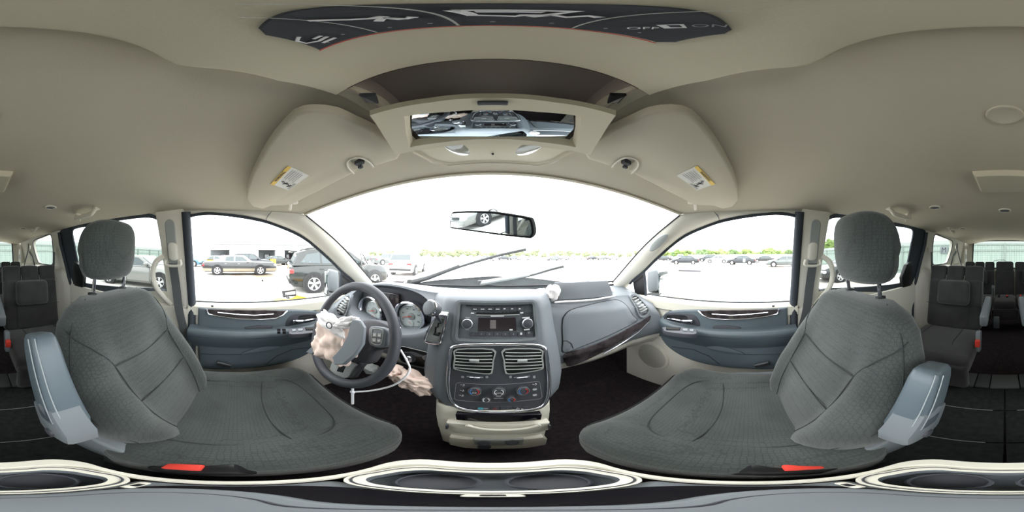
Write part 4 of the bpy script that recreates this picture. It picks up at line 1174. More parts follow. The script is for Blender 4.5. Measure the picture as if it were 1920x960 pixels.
def rear_seat(s, nm, label):
    st_ = thing('second_row_seat', label, 'seat', (s * .42, -1.1, FLZ), group='second row seats')
    rt = Matrix.Rotation(radians(10), 3, 'X')
    cx = s * .42
    mb = MB().box((cx, -1.335, -.42), (.475, .12, .44), .035, rot=rt, seg=4); bk_ = build('backrest', mb, m_fabric_r, st_)
    for dx in (-.161, 0, .161):
        mb = MB().box((cx + dx, -1.385, -.165), (.155 if dx else .158, .10, .155), .025, rot=rt, seg=3); build('backrest_top', mb, m_fabric_r, st_)
    mb = MB().box((cx - s * .005, -1.275, -.305), (.275, .085, .205), .038, rot=rt, seg=4); hd = build('folded_headrest', mb, m_fabric_r, st_)
    for dx in (-.08, .08):
        mb = MB().tube([Vector((cx + dx, -1.31, -.22)), Vector((cx + dx, -1.345, -.17))], .007, 8); build('headrest_post', mb, m_chrome, st_)
    mb = MB().box((cx, -1.03, -.685), (.475, .46, .15), .045, seg=4); cu = build('cushion', mb, m_fabric_r, st_)
    mb = MB().box((cx, -.835, -.78), (.465, .07, .24), .03, seg=3, rot=Matrix.Rotation(radians(-10), 3, 'X')); build('cushion_skirt', mb, m_fabric_r, st_)
    mb = MB().tube([Vector((cx - s * .10, -1.25, -.607)), Vector((cx - s * .09, -1.0, -.608)), Vector((cx - s * .13, -.82, -.62))], .002, 5); build('seam', mb, m_seam, cu)
    mb = MB().tube([Vector((cx + s * .16, -1.25, -.607)), Vector((cx + s * .17, -.84, -.612))], .002, 5); build('seam', mb, m_seam, cu)
    mb = MB().tube([Vector((cx - .235, -1.262, -.41)), Vector((cx, -1.258, -.415)), Vector((cx + .235, -1.262, -.41))], .002, 5); build('seam', mb, m_seam, bk_)
    mb = MB().tube([Vector((cx - s * .13, -1.262, -.41)), Vector((cx - s * .13, -1.24, -.6))], .002, 5); build('seam', mb, m_seam, bk_)
    mb = MB().box((cx, -1.1, -.85), (.36, .36, .16), .01); build('seat_base', mb, m_black, st_)
    # aisle armrest, buckle stalk
    mb = MB().box((s * .128, -1.11, -.385), (.048, .30, .085), .014, rot=Matrix.Rotation(radians(-12), 3, 'X'), seg=3); ar = build('armrest', mb, m_grey, st_)
    mb = MB().lathe([(.03, 0), (.03, .03), (0, .03)], (s * .145, -1.24, -.40), (s, 0, 0), 16); build('armrest_pivot', mb, m_dash_d, ar)
    mb = MB().box((s * .168, -1.03, -.60), (.035, .06, .16), .012, rot=Matrix.Rotation(radians(12), 3, 'X')); bu = build('buckle', mb, m_dash, st_)
    mb = MB().box((s * .168, -.995, -.60), (.032, .03, .055), .006); build('release_button', mb, m_red, bu)
rear_seat(-1, 'left', 'dark second row seat behind the driver seat'); rear_seat(1, 'right', 'dark second row seat behind the passenger seat')

# third row bench
be = thing('third_row_bench', 'dark split third row bench under the rear window', 'bench seat', (0, -2.1, FLZ))
rt = Matrix.Rotation(radians(8), 3, 'X')
for x0, x1 in ((-.58, -.145), (-.14, .14), (.145, .58)):
    w_ = x1 - x0; c = (x0 + x1) / 2
    mb = MB().box((c, -2.32, -.40), (w_ - .006, .12, .40), .03, rot=rt, seg=3); build('backrest', mb, m_fabric_r, be)
    if w_ > .3:
        for k_ in (-1, 0, 1):
            mb = MB().box((c + k_ * w_ / 3, -2.36, -.155), (w_ / 3 - .010, .10, .14), .025, rot=rt, seg=3); build('backrest_top', mb, m_fabric_r, be)
        mb = MB().box((c, -2.25, -.30), (.24, .08, .19), .035, rot=rt, seg=4); build('folded_headrest', mb, m_fabric_r, be)
    else:
        mb = MB().box((c, -2.355, -.165), (.25, .11, .17), .035, rot=rt, seg=4); build('headrest', mb, m_fabric_r, be)
    mb = MB().box((c, -2.08, -.62), (w_ - .006, .42, .16), .04, seg=3); build('cushion', mb, m_fabric_r, be)
    mb = MB().box((c, -1.885, -.70), (w_ - .01, .06, .14), .02, seg=2); build('cushion_skirt', mb, m_fabric_r, be)
for x in (.075, -.20, -.03):
    mb = MB().box((x, -2.10, -.535), (.03, .05, .05), .008); bu = build('buckle', mb, m_black, be)
    if x < 0:
        mb = MB().box((x, -2.075, -.515), (.024, .02, .02), .004); build('release_button', mb, m_red, bu)
mb = MB().box((.14, -2.12, -.46), (.012, .02, .14), .004).box((.165, -2.12, -.47), (.012, .02, .12), .004).lathe([(.02, 0), (.02, .02), (0, .02)], (.152, -2.11, -.40), (0, 1, 0), 14); build('split_latch', mb, m_grey, be)
mb = MB().box((.095, -1.85, -.80), (.07, .03, .16), .012); build('bench_leg', mb, m_grey, be)

# ================================================================== CENTRE CONSOLE between the front seats
con = thing('centre_console', 'pale beige floor console with cup holder trays at both ends', 'console', (0, 0, FLZ))
ZC = -.60
def pln(pts, z): return [Vector((x, y, z)) for x, y in pts]
co = [(x, y) for x, y in rrect(.232, .376, .05, 7)]
ci = [(x * .885, y * .85) for x, y in co]
mb = MB()
mb.loft([pln([(x * .93, y * .97) for x, y in co], FLZ), pln([(x * .97, y * .99) for x, y in co], -.75), pln(co, -.625), pln(co, -.608), pln([(x * .985, y * .99) for x, y in co], ZC), pln([(x * .915, y * .885) for x, y in co], ZC), pln(ci, ZC - .008)], True)
build('console_body', mb, m_beige_l, con)
mb = MB().slab(pln(rrect(.20, .136, .01, 3), ZC - .014), (0, 0, -.03)); deck = build('console_deck', mb, m_grey, con)
for sg in (1, -1):
    to = [(x, sg * .113 + y) for x, y in rrect(.204, .094, .035, 6)]
    to = [(x * (1 - .10 * (sg * y - .113) / .047), y) for x, y in to]
    ti = [(x * .86, sg * .113 + (y - sg * .113) * .74) for x, y in to]
    mb = MB().ring(pln(to, ZC - .002), pln(ti, ZC - .004), (0, 0, -.02)); tr = build('tray_rim', mb, m_beige_l, con)
    mb = MB().tube(pln([(x * .955, sg * .113 + (y - sg * .113) * .91) for x, y in to], ZC - .0015), .0012, 5, closed=True); build('rim_groove', mb, m_dash_d, tr)
    mb = MB().loft([pln(ti, ZC - .004), pln([(x * .96, sg * .113 + (y - sg * .113) * .94) for x, y in ti], ZC - .05)], True, False, True); build('tray_well', mb, m_dash, con)
    for x in (-.040, .040):
        mb = MB().lathe([(.032, 0), (.033, .022), (.031, .024), (.029, .022), (.028, .002), (0, .002)], (x, sg * .113, ZC - .050), (0, 0, 1), 28); build('cup_holder', mb, m_dash_d, con)
# middle lid with latches, dark gap beside it
mb = MB().slab(pln([(x, y) for x, y in rrect(.192, .128, .045, 8)], ZC - .011), (0, 0, -.01)); build('lid_gap', mb, m_gloss, con)
lidp = [(x, y - .022) for x, y in rrect(.168, .082, .038, 8)]
mb = MB().slab(pln(lidp, ZC - .002), (0, 0, -.02), .006, 3); ld = build('console_lid', mb, m_grey, con)
mb = MB().tube(pln([(x * .8, -.022 + (y + .022) * .7) for x, y in lidp], ZC - .0018), .001, 5, closed=True); build('lid_groove', mb, m_dash_d, ld)
for x, y in ((.0, .060), (-.082, -.058), (.082, -.058)):
    mb = MB().box((x, y, ZC - .003), (.024, .010, .010), .003); la = build('lid_latch', mb, m_beige_l, con)
    mb = MB().box((x, y + .001, ZC + .001), (.010, .006, .004), .001); build('latch_slot', mb, m_black, la)
# ================================================================== OVERHEAD
ZP = .262
oc = thing('overhead_console', 'olive beige overhead console with open mirror bin, switches and map lights', 'overhead console', (0, .16, .225))
def pz(pts, z): return [Vector((x, y, z)) for x, y in pts]
# rear plate: ring between outline and the bin opening is made of two plates
rear = [(-.09, -.044), (-.104, -.040), (-.112, -.030), (-.138, .035), (-.143, .10), (.143, .10), (.138, .035), (.112, -.030), (.104, -.040), (.09, -.044)]
mb = MB().slab(pz(rear, ZP), (0, 0, .03), .003, 2); build('rear_plate', mb, m_console_top, oc)
for sg in (-1, 1):
    mb = MB().slab(pz([(sg * x, y) for x, y in ((.143, .10), (.152, .165), (.192, .278), (.165, .365), (.150, .365), (.155, .28), (.128, .17), (.122, .10))], ZP + .005), (0, 0, .03), .003, 2); build('side_rail', mb, m_console_top, oc)
# bin interior
mbin = M('bin_lining', (158, 148, 140), .8)
mb = MB()
bx = [(-.125, .10), (.125, .10), (.150, .27), (-.150, .27)]
mb.loft([pz(bx, ZP), pz([(x * .92, .112 if y < .2 else y) for x, y in bx], ZP + .065)], True, False, True)
build('bin_interior', mb, mbin, oc)
for sg in (-1, 1):
    mb = MB().slab([Vector((sg * x, y, z)) for x, y, z in ((.126, .118, .258), (.112, .128, .256), (.120, .142, .25), (.132, .135, .256))], (0, 0, .01), .002); build('hinge_pocket', mb, m_black if sg > 0 else m_dash_d, oc)
# hinged frame with the convex conversation mirror
ZF = .218
fo = pz([(-.128, .136), (-.06, .147), (0, .150), (.06, .147), (.128, .136), (.150, .19), (.172, .252), (.10, .262), (0, .265), (-.10, .262), (-.172, .252), (-.150, .19)], ZF)
fi = pz([(-.098, .162), (-.05, .172), (0, .175), (.05, .172), (.098, .162), (.118, .20), (.135, .242), (.08, .248), (0, .250), (-.08, .248), (-.135, .242), (-.118, .20)], ZF)
fs2 = pz([(x * .93, .18 + (y - .18) * .90) for x, y in ((-.098, .162), (-.05, .172), (0, .175), (.05, .172), (.098, .162), (.118, .20), (.135, .242), (.08, .248), (0, .250), (-.08, .248), (-.135, .242), (-.118, .20))], ZF + .012)
mb = MB().loft([[p + Vector((0, 0, .014)) for p in fo], fo, fi, fs2], True); fr = build('mirror_frame', mb, m_console_top, oc)
def cmir(a, b):
    x = -.112 + .224 * a; y = lerp(.162, .252, b)
    return Vector((x, y, ZF + .019 - .010 * (1 - (x / .112) ** 2) - .004 * (1 - (2 * b - 1) ** 2) - .12 * (y - .207)))
mb = MB().grid(cmir, 24, 16); build('convex_mirror', mb, m_mirror, fr)
mb = MB().box((0, .158, ZF - .002), (.03, .008, .004), .0015); build('mirror_latch', mb, m_dash_d, fr)
# map light plate
fl = [(-.150, .272), (.150, .272), (.128, .345), (.10, .372), (-.10, .372), (-.128, .345)]
mb = MB().slab(pz(fl, .243), (0, 0, .02), .004, 2); mp = build('light_plate', mb, m_console_top, oc)
mb = MB().tube(pz([(x * 1.04, y + .003) for x, y in fl], .241), .003, 6, closed=True); build('plate_edge', mb, m_beige, mp)
for sg in (-1, 1):
    c = Vector((sg * .068, .306, .2425)); d1 = Vector((sg * .45, -1, 0)).normalized(); d2 = Vector((-d1.y, d1.x, 0))
    mb = MB().slab([c + d1 * (.036 * cos(a)) + d2 * (.019 * sin(a)) for a in [2 * pi * q / 24 for q in range(24)]], (0, 0, .006), .002, 2); ml = build('map_light', mb, m_lens, oc)
    mb = MB().slab([c + Vector((0, 0, .0045)) + d1 * (.035 * cos(a)) + d2 * (.0185 * sin(a)) for a in [2 * pi * q / 24 for q in range(24)]], (0, 0, .003)); build('lamp_reflector', mb, m_satin, ml)
mb = MB().box((0, .335, .2415), (.005, .005, .003), .001); build('microphone_hole', mb, m_black, mp)
# rear-facing switch panel
sp_ = [(-.072, .040), (-.03, .0405), (.03, .0405), (.058, .037), (.062, .030), (.054, .008), (.048, .005), (-.045, .006), (-.056, .010)]
mb = MB().slab(pz(sp_, ZP - .003), (0, 0, .006), .001); swp = build('switch_panel', mb, m_dash_d, oc)
mb = MB().tube(pz([(-.073, .0405), (-.03, .0412), (.03, .0412), (.059, .038)], ZP - .003), .0005, 5); build('panel_edge', mb, m_redprint, swp)
for x0, x1 in ((-.034, -.034), (-.0085, -.0085), (.021, .021)):
    mb = MB().tube(pz([(x0, .0395), (x1 * .8, .0)], ZP - .0042), .0004, 4); build('panel_line', mb, m_lgrey, swp)
iz = ZP - .0044
def ilines(polys, nm, r=.0010):
    mb = MB()
    for pl_ in polys: mb.tube(pz(pl_, iz), r, 5)
    build(nm, mb, m_print, swp)
ilines([[(-.055, .022), (-.062, .024), (-.064, .029), (-.058, .032), (-.050, .031)], [(-.056, .0285), (-.050, .0285)], [(-.060, .035), (-.050, .0345)]], 'liftgate_icon')
ilines([[(-.030, .014), (-.024, .020), (-.020, .0215), (-.016, .0205)], [(-.022, .026), (-.0175, .022), (-.015, .0255), (-.0125, .0235)], [(-.0175, .022), (-.0165, .0265)]], 'door_icon', .0012)
ilines([[(-.004, .016), (-.003, .024), (.0035, .0255), (.0045, .0235), (.008, .0225), (.009, .016), (-.004, .016)], [(-.002, .0185), (.006, .0185)], [(.006, .026), (.0085, .0225), (.012, .0245), (.014, .021), (.017, .022)]], 'door_icon', .0013)
text('OFF', Vector((.0358, .0273, iz)), (.6, -.8, 0), (-.8, -.6, 0), .0052, m_print, swp, 'off_lettering')
mb = MB().slab(pz([(.0335, .0215), (.0395, .0225), (.0415, .0165), (.0355, .0150)], iz - .0003), (0, 0, .0005)); build('lamp_icon', mb, m_print, swp)
mb = MB().slab(pz([(.0350, .0195), (.0385, .0200), (.0400, .0172), (.0362, .0164)], iz - .0006), (0, 0, .0003)); build('lamp_icon_window', mb, m_dash_d, swp)
text('ON', Vector((.040, .0098, iz)), (.24, -.97, 0), (-.97, -.24, 0), .006, m_pgrey, swp, 'on_lettering')
for x, y in ((-.058, .0365), (-.044, .0335), (-.026, .0355), (-.014, .0345), (.0, .0345), (.013, .0345), (.029, .035), (.041, .0325)):
    mb = MB().lathe([(.0007, 0), (.0006, .0004), (0, .0004)], (x, y, iz), (0, 0, -1), 8); build('indicator', mb, m_pgrey, swp)

# sun visors
for s, nm in SIDES:
    vis = thing('sun_visor', 'tan sun visor folded up on the %s' % ('driver side' if s < 0 else 'passenger side'), 'sun visor', (s * .38, .15, .19), group='sun visors')
    PL = ((.1277, 0, 1), .262)
    def vp(px, py, off=0.0):
        p = at(1848 - px, py, pl=PL); return Vector((s * p.x, p.y, p.z - off))
    opx = ((463, 375), (474, 388), (493, 392.5), (509, 386.5), (530, 386), (546, 385), (600, 358), (640, 337), (664, 325), (669, 321), (660, 316), (654, 308), (657, 301), (670, 298), (686, 302), (698, 312), (706, 312), (745, 300), (750, 292), (744, 276), (730, 262), (704, 246), (669, 229), (635, 213), (610, 208), (589, 207), (570, 209), (552, 216), (532, 236), (514, 258), (497, 284), (474, 328), (464, 356))
    P = [vp(*q) for q in opx]
    mb = MB().slab(P, (0, 0, .020), .007, 3); vb = build('visor_panel', mb, m_head, vis)
    # warning label
    wl = [vp(*q, .0012) for q in ((543, 311.5), (579, 329), (541, 356.5), (509, 345))]
    mb = MB().slab(wl, (0, 0, .001)); lb = build('warning_label', mb, m_label, vis)
    yl = [vp(*q, .0018) for q in ((540, 310.5), (546, 313), (514, 347), (507, 344.5))]
    mb = MB().slab(yl, (0, 0, .0008)); build('label_header', mb, m_yellow, lb)
    a, b, c = wl[0], wl[1], wl[3]
    def lp_(u, v): return a + (b - a) * u + (c - a) * v + Vector((0, 0, -.0008))
    mb = MB()
    for i in range(6):
        u = .24 + i * .10
        mb.tube([lp_(u, .06), lp_(u, .56 if i % 2 else .50)], .0005, 4)
    for u in (.86, .93): mb.tube([lp_(u, .55), lp_(u, .95)], .0006, 4)
    build('label_text', mb, m_pgrey, lb)
    mb = MB()
    for u, v in ((.35, .68), (.62, .72)):
        o_ = lp_(u, v)
        mb.lathe([(.004, 0), (.004, .0003), (0, .0003)], o_, (0, 0, -1), 10)
        mb.tube([lp_(u + .05, v), lp_(u + .16, v + .08), lp_(u + .2, v - .03), lp_(u + .08, v + .12)], .0012, 4)
    build('label_pictogram', mb, m_dash_d, lb)
    up_ = (b - a); ri = (c - a)
    mid = (yl[0] + yl[1] + yl[2] + yl[3]) / 4 + Vector((0, 0, -.0007))
    rr_ = (yl[0] - yl[3]) if s < 0 else (yl[3] - yl[0])
    rv = rr_.normalized(); uv = Vector((0, 0, -1)).cross(rv)
    text('WARNING', mid, rv, uv, .0105, m_dash_d, lb, 'warning_lettering')
    # centre clip and outer pivot
    mb = MB().box(vp(674, 308, -.006), (.022, .014, .014), .003); mb.box(vp(676, 312, .002), (.012, .008, .008), .002); build('retaining_clip', mb, m_dash_d, vis)
    mb = MB().tube(spline([vp(*q, .001) for q in ((664, 325), (653, 314), (652, 303), (662, 296), (678, 296), (694, 305), (700, 313))], 4), .0022, 5); build('clip_surround', mb, m_beige, vis)
    mb = MB().lathe([(.014, 0), (.013, .006), (.008, .008), (0, .008)], vp(552, 384, -.012), (0, 0, -1), 18).tube([vp(545, 383, -.004), vp(544, 391, .004)], .006, 8); build('visor_pivot', mb, m_beige, vis)

# rear view mirror
rm = thing('rearview_mirror', 'black-edged rearview mirror hanging in front of the windshield', 'mirror', (0, .46, .04))
ra = Vector((-.70, .46, .16)); 
nrm = Vector((-.46, -.85, -.23)).normalized()
mc = at(921, 421, y=.43)
XR = Vector((1, -.30, 0)); XR = (XR - nrm * XR.dot(nrm)).normalized(); ZR = nrm.cross(XR) * -1
if ZR.z < 0: ZR = -ZR
def mp_(px, py, off=0.0): return at(px, py, pl=(tuple(nrm), nrm.dot(mc) + off))
mo = spline([mp_(*q) for q in ((843, 413), (844.5, 404), (847, 398), (856, 396.5), (886, 395.3), (920, 396.5), (955, 401), (988, 407), (996, 411), (1000, 425), (1001, 437), (997, 445), (990, 447), (950, 443), (905, 437), (848, 429), (843, 424))], 3, True)
mb = MB().slab(mo, -nrm * .028, .004, 2); hs_ = build('mirror_housing', mb, M('matte_black_housing', (40, 42, 44), .9, spec=.1), rm)
cc = sum(mo, Vector()) / len(mo)
mb = MB().add([p + nrm * .0006 for p in inset(mo, .0055)], [tuple(range(len(mo)))]); build('mirror_glass', mb, m_mirror, rm)
top_g = wind(0, .235)
mb = MB().tube([cc - nrm * .026, cc - nrm * .05 + Vector((0, .02, .025)), top_g + Vector((0, -.012, -.002))], [.010, .008, .012], 10); build('mirror_stalk', mb, m_dash_d, rm)
mb = MB().lathe([(.022, 0), (.020, .012), (.010, .016)], top_g + Vector((0, .0, .0)), (0, -.75, -.65), 20); build('mount_button', mb, m_lgrey, rm)

# rear air-conditioning bar on the headliner
ab = thing('ceiling_console', 'pale beige overhead bar with round outlets behind the front seats', 'overhead console', (0, -.58, .235))
zc_ = ceil_z(0, -.58)
mb = MB().loft([[Vector((x * k1, lerp(-.505, -.655, v), zc_ - d)) for x, k1, d in ((-.105, 1, -.01), (-.10, 1, .012), (-.09, 1, .024), (.09, 1, .024), (.10, 1, .012), (.105, 1, -.01))] for v in (0, .08, .5, .9, 1)], closed=False, cap0=True, cap1=True)
build('bar_body', mb, m_console_top, ab)
for x in (-.075, -.045, -.015, .015, .045, .075):
    mb = MB().box((x, -.652, zc_ - .020), (.017, .010, .007), .002); build('outlet', mb, m_black, ab)
# round light cover on the headliner
def ceil_disc(name, x, y, r, h, mat, parent=None, **kw):
    z = ceil_z(x, y)
    return build(name, MB().lathe([(r * 1.06, -.004), (r, .003), (r * .88, h), (r * .80, h * .8), (0, h * .8)], (x, y, z), (0, 0, -1), 32), mat, parent, **kw)
ceil_disc('ceiling_light', .0, -.245, .028, .004, m_head, label='round cloth-coloured light cover in the headliner behind the front row', cat='light cover')
# ceiling vents and handles
def ceil_vent(name, x, y, r, label, group):
    z = ceil_z(x, y)
    t = thing(name, label, 'air vent', (x, y, z - .008), group=group)
    mb = MB().lathe([(r * 1.25, -.004), (r * 1.2, .004), (r, .007), (r * .95, .002)], (x, y, z), (0, 0, -1), 28, cap=False); build('vent_ring', mb, m_beige, t)
    mb = MB().lathe([(r * .96, .001), (0, .001)], (x, y, z), (0, 0, -1), 28); build('vent_cavity', mb, m_black, t)
    for k_ in (-.5, 0, .5):
        mb = MB().box((x, y + k_ * r, z - .005), (1.7 * r * sqrt(1 - k_ * k_), r * .14, .003), .001, rot=Matrix.Rotation(radians(35), 3, 'X')); build('slat', mb, m_grey, t)
ceil_vent('ceiling_vent', .385, -.84, .028, 'round ceiling vent above the passenger seat headrest', 'ceiling vents')
ceil_vent('ceiling_vent', -.385, -.84, .028, 'round ceiling vent above the driver seat headrest', 'ceiling vents')
ceil_vent('ceiling_vent', 0, -1.02, .034, 'ceiling vent on the centre line behind the overhead bar', 'ceiling vents')
ceil_vent('ceiling_vent', .42, -1.58, .030, 'small ceiling vent near the right rear quarter window', 'ceiling vents')
ceil_vent('ceiling_vent', -.42, -1.58, .030, 'small ceiling vent near the left rear quarter window', 'ceiling vents')
def handle(x, y, L, label):
    s = 1 if x > 0 else -1
    t = thing('grab_handle', label, 'grab handle', (x, y, ceil_z(x, y) - .04), group='ceiling grab handles')
    p = [Vector((x, y + d, ceil_z(x, y + d) + .002)) for d in (-L / 2, L / 2)]
    q = [v + Vector((-s * .018, 0, -.034)) for v in p]
    mb = MB().tube(spline([p[0], q[0] + Vector((0, .008, .004)), q[0] + Vector((0, .03, 0)), q[1] + Vector((0, -.03, 0)), q[1] + Vector((0, -.008, .004)), p[1]], 5), .015, 10, flat=.7); build('grip', mb, m_beige, t)
    for v in p:
        mb = MB().box(v + Vector((0, 0, -.004)), (.035, .03, .014), .005); build('handle_mount', mb, m_beige, t)
    mb = MB().tube([q[0] + Vector((0, .05, -.002)), q[0] + Vector((0, .05, -.022)), q[0] + Vector((-s * .008, .05, -.026))], .004, 6); build('coat_hook', mb, m_beige, t)
handle(.56, -.74, .17, 'beige ceiling grab handle above the right sliding door'); handle(-.56, -.74, .17, 'beige ceiling grab handle above the left sliding door')
handle(.52, -1.50, .13, 'small beige ceiling handle beside the right rear quarter window'); handle(-.52, -1.50, .13, 'small beige ceiling handle beside the left rear quarter window')

# ================================================================== SEAT BELTS
def belt_front(s, label):
    t = thing('seat_belt', label, 'seat belt', (s * .74, -.29, -.60), group='front seat belts')
    def sx(z, d=.03): return s * (.744 - .2326 * z - d)
    a = Vector((sx(.0, .045), -.292, .012))
    mb = MB().slab([Vector((sx(z, .044), y, z)) for y, z in [(-.292 + p, .02 + q) for p, q in rrect(.042, .085, .019, 5)]], (s * .022, 0, 0), .006, 2); build('anchor_cover', mb, m_beige, t)
    mb = MB().tube(spline([Vector((sx(-.03, .046), -.292 + p, -.03 + q)) for p, q in ((-.036, .012), (-.040, -.008), (-.02, -.016), (.02, -.016), (.040, -.008), (.036, .012))], 4), .0068, 8); build('belt_guide', mb, m_beige, t)
    pts = [Vector((sx(-.04, .050), -.292, -.035)), Vector((s * .735, -.288, -.15)), Vector((s * .745, -.275, -.28)), Vector((s * .748, -.245, -.42)), Vector((s * .748, -.23, -.56))]
    mb = MB(); R = []
    for p in spline(pts, 5): R.append([p + Vector((0, q, 0)) + Vector((0, 0, 0)) for q in (-.022, .022)] + [p + Vector((s * .002, q, 0)) for q in (.022, -.022)])
    mb.loft(R, True, True, True); build('webbing', mb, m_strap, t)
    mb = MB().box((s * .742, -.06, -.585), (.012, .07, .022), .003, rot=Matrix.Rotation(radians(-20), 3, 'X')); build('lower_anchor', mb, m_steel, t)
belt_front(-1, 'grey seat belt on the pillar beside the driver seat'); belt_front(1, 'grey seat belt on the pillar beside the passenger seat')
def belt_rear(s, label, label2):
    t = thing('seat_belt', label, 'seat belt', (s * .70, -1.45, -.3), group='rear seat belts')
    p0 = Vector((s * .70, -1.43, .06))
    mb = MB().box(p0, (.02, .05, .06), .008); build('anchor_cover', mb, m_beige, t)
    mb = MB().tube([p0 + Vector((-.012 * s, 0, -.02)), Vector((s * .69, -1.44, -.12)), Vector((s * .66, -1.44, -.35))], .024, 6, flat=.12, up=(1, 0, 0)); build('webbing', mb, m_strap, t)
    t = thing('seat_belt', label2, 'seat belt', (s * .6, -2.2, -.2), group='rear seat belts')
    p0 = Vector((s * .655, -2.13, .12))
    mb = MB().box(p0, (.02, .06, .05), .008); build('anchor_cover', mb, m_beige, t)
    mb = MB().tube([p0 + Vector((-.015 * s, 0, .05)), Vector((s * .635, -2.12, .08)), Vector((s * .60, -2.2, -.13))], .022, 6, flat=.14, up=(1, 0, 0)); build('webbing', mb, m_strap, t)
    mb = MB().tube([Vector((s * .645, -2.10, .06)), Vector((s * .655, -2.0, .0)), Vector((s * .67, -1.95, -.12))], .020, 6, flat=.14, up=(1, 0, 0)); build('webbing', mb, m_black, t)
belt_rear(-1, 'grey belt hanging by the left sliding door rear edge', 'belt straps crossing at the left rear quarter window')
belt_rear(1, 'grey belt hanging by the right sliding door rear edge', 'belt straps crossing at the right rear quarter window')
# ================================================================== OUTSIDE
GZ = -CZ
def ground_mat():
    m = bpy.data.materials.new('pale_gravel_lot'); m.use_nodes = True
    nt = m.node_tree; b = nt.nodes['Principled BSDF']; b.inputs['Roughness'].default_value = .95
    tcn = nt.nodes.new('ShaderNodeTexCoord')
    n1 = nt.nodes.new('ShaderNodeTexNoise'); n1.inputs['Scale'].default_value = .22; n1.inputs['Detail'].default_value = 7
    n2 = nt.nodes.new('ShaderNodeTexNoise'); n2.inputs['Scale'].default_value = 25; n2.inputs['Detail'].default_value = 4
    rp = nt.nodes.new('ShaderNodeValToRGB')
    e = rp.color_ramp.elements
    e[0].position = .34; e[0].color = (.24, .18, .11, 1)
    e[1].position = .47; e[1].color = (.60, .57, .52, 1)
    x = rp.color_ramp.elements.new(.70); x.color = (.66, .65, .62, 1)
    mxn = nt.nodes.new('ShaderNodeMixRGB'); mxn.blend_type = 'MULTIPLY'; mxn.inputs['Fac'].default_value = .25
    for n in (n1, n2): nt.links.new(tcn.outputs['Object'], n.inputs['Vector'])
    nt.links.new(n1.outputs['Fac'], rp.inputs['Fac']); nt.links.new(rp.outputs['Color'], mxn.inputs['Color1']); nt.links.new(n2.outputs['Fac'], mxn.inputs['Color2'])
    nt.links.new(mxn.outputs[0], b.inputs['Base Color'])
    return m
mb = MB().grid(lambda a, b: Vector((-160 + 320 * a, -120 + 320 * b, GZ)), 8, 8)
build('ground', mb, ground_mat(), label='pale gravel lot all round the van', cat='ground', kind='structure')

m_cglass = M('car_window_glass', (44, 58, 62), .06, spec=.8)
m_tire = M('tyre_rubber', (38, 38, 40), .85)
m_rim = M('alloy_rim', (205, 205, 208), .3, .7)
m_redlamp = M('tail_lamp_red', (170, 40, 40), .15, coat=.5)
m_clearlamp = M('head_lamp_clear', (225, 230, 232), .1, coat=.5)
m_clad = M('black_cladding', (30, 33, 34), .6)
STY = {
 'sedan': dict(L=4.8, W=1.82, top=((-2.4, .62), (-2.36, .90), (-2.2, .98), (-1.55, 1.00), (1.0, .96), (1.9, .84), (2.3, .70), (2.4, .52)), cab=((-1.75, .97), (-1.05, 1.40), (-.2, 1.45), (.35, 1.40), (1.15, .94)), wins=(((-1.35, 1.02), (-.98, 1.33), (-.32, 1.37), (-.32, 1.00)), ((-.24, 1.00), (-.24, 1.37), (.28, 1.33), (.88, .99))), ax=(-1.40, 1.42), r=.33),
 'longsedan': dict(L=5.5, W=1.90, top=((-2.75, .60), (-2.72, .92), (-2.55, .98), (-1.55, 1.00), (.75, .98), (2.5, .92), (2.70, .85), (2.75, .55)), cab=((-1.60, .98), (-1.25, 1.42), (-.9, 1.46), (.1, 1.46), (.35, 1.42), (.95, .97)), wins=(((-1.05, 1.02), (-.98, 1.36), (-.40, 1.38), (-.40, 1.01)), ((-.32, 1.01), (-.32, 1.38), (.22, 1.36), (.65, 1.01))), ax=(-1.60, 1.50), r=.35),
 'suv': dict(L=4.4, W=1.84, top=((-2.2, .65), (-2.16, 1.0), (-2.05, 1.06), (-1.2, 1.08), (.9, 1.06), (1.8, .98), (2.12, .85), (2.2, .58)), cab=((-2.10, 1.05), (-1.85, 1.55), (-1.5, 1.64), (-.2, 1.66), (.25, 1.60), (1.0, 1.05)), wins=(((-1.80, 1.16), (-1.55, 1.46), (-1.05, 1.54), (-1.05, 1.12)), ((-.98, 1.12), (-.98, 1.55), (-.32, 1.56), (-.32, 1.11)), ((-.24, 1.11), (-.24, 1.56), (.18, 1.52), (.72, 1.10))), ax=(-1.30, 1.34), r=.36),
 'pickup': dict(L=5.6, W=1.95, top=((-2.8, .70), (-2.78, 1.10), (-2.6, 1.12), (-.6, 1.12), (1.2, 1.12), (2.4, 1.06), (2.75, .95), (2.8, .6)), cab=((-.75, 1.11), (-.62, 1.75), (-.3, 1.82), (.5, 1.82), (.8, 1.76), (1.35, 1.11)), wins=(((-.55, 1.18), (-.48, 1.66), (.08, 1.70), (.08, 1.17)), ((.16, 1.17), (.16, 1.70), (.62, 1.68), (1.05, 1.17))), ax=(-1.75, 1.75), r=.40),
}
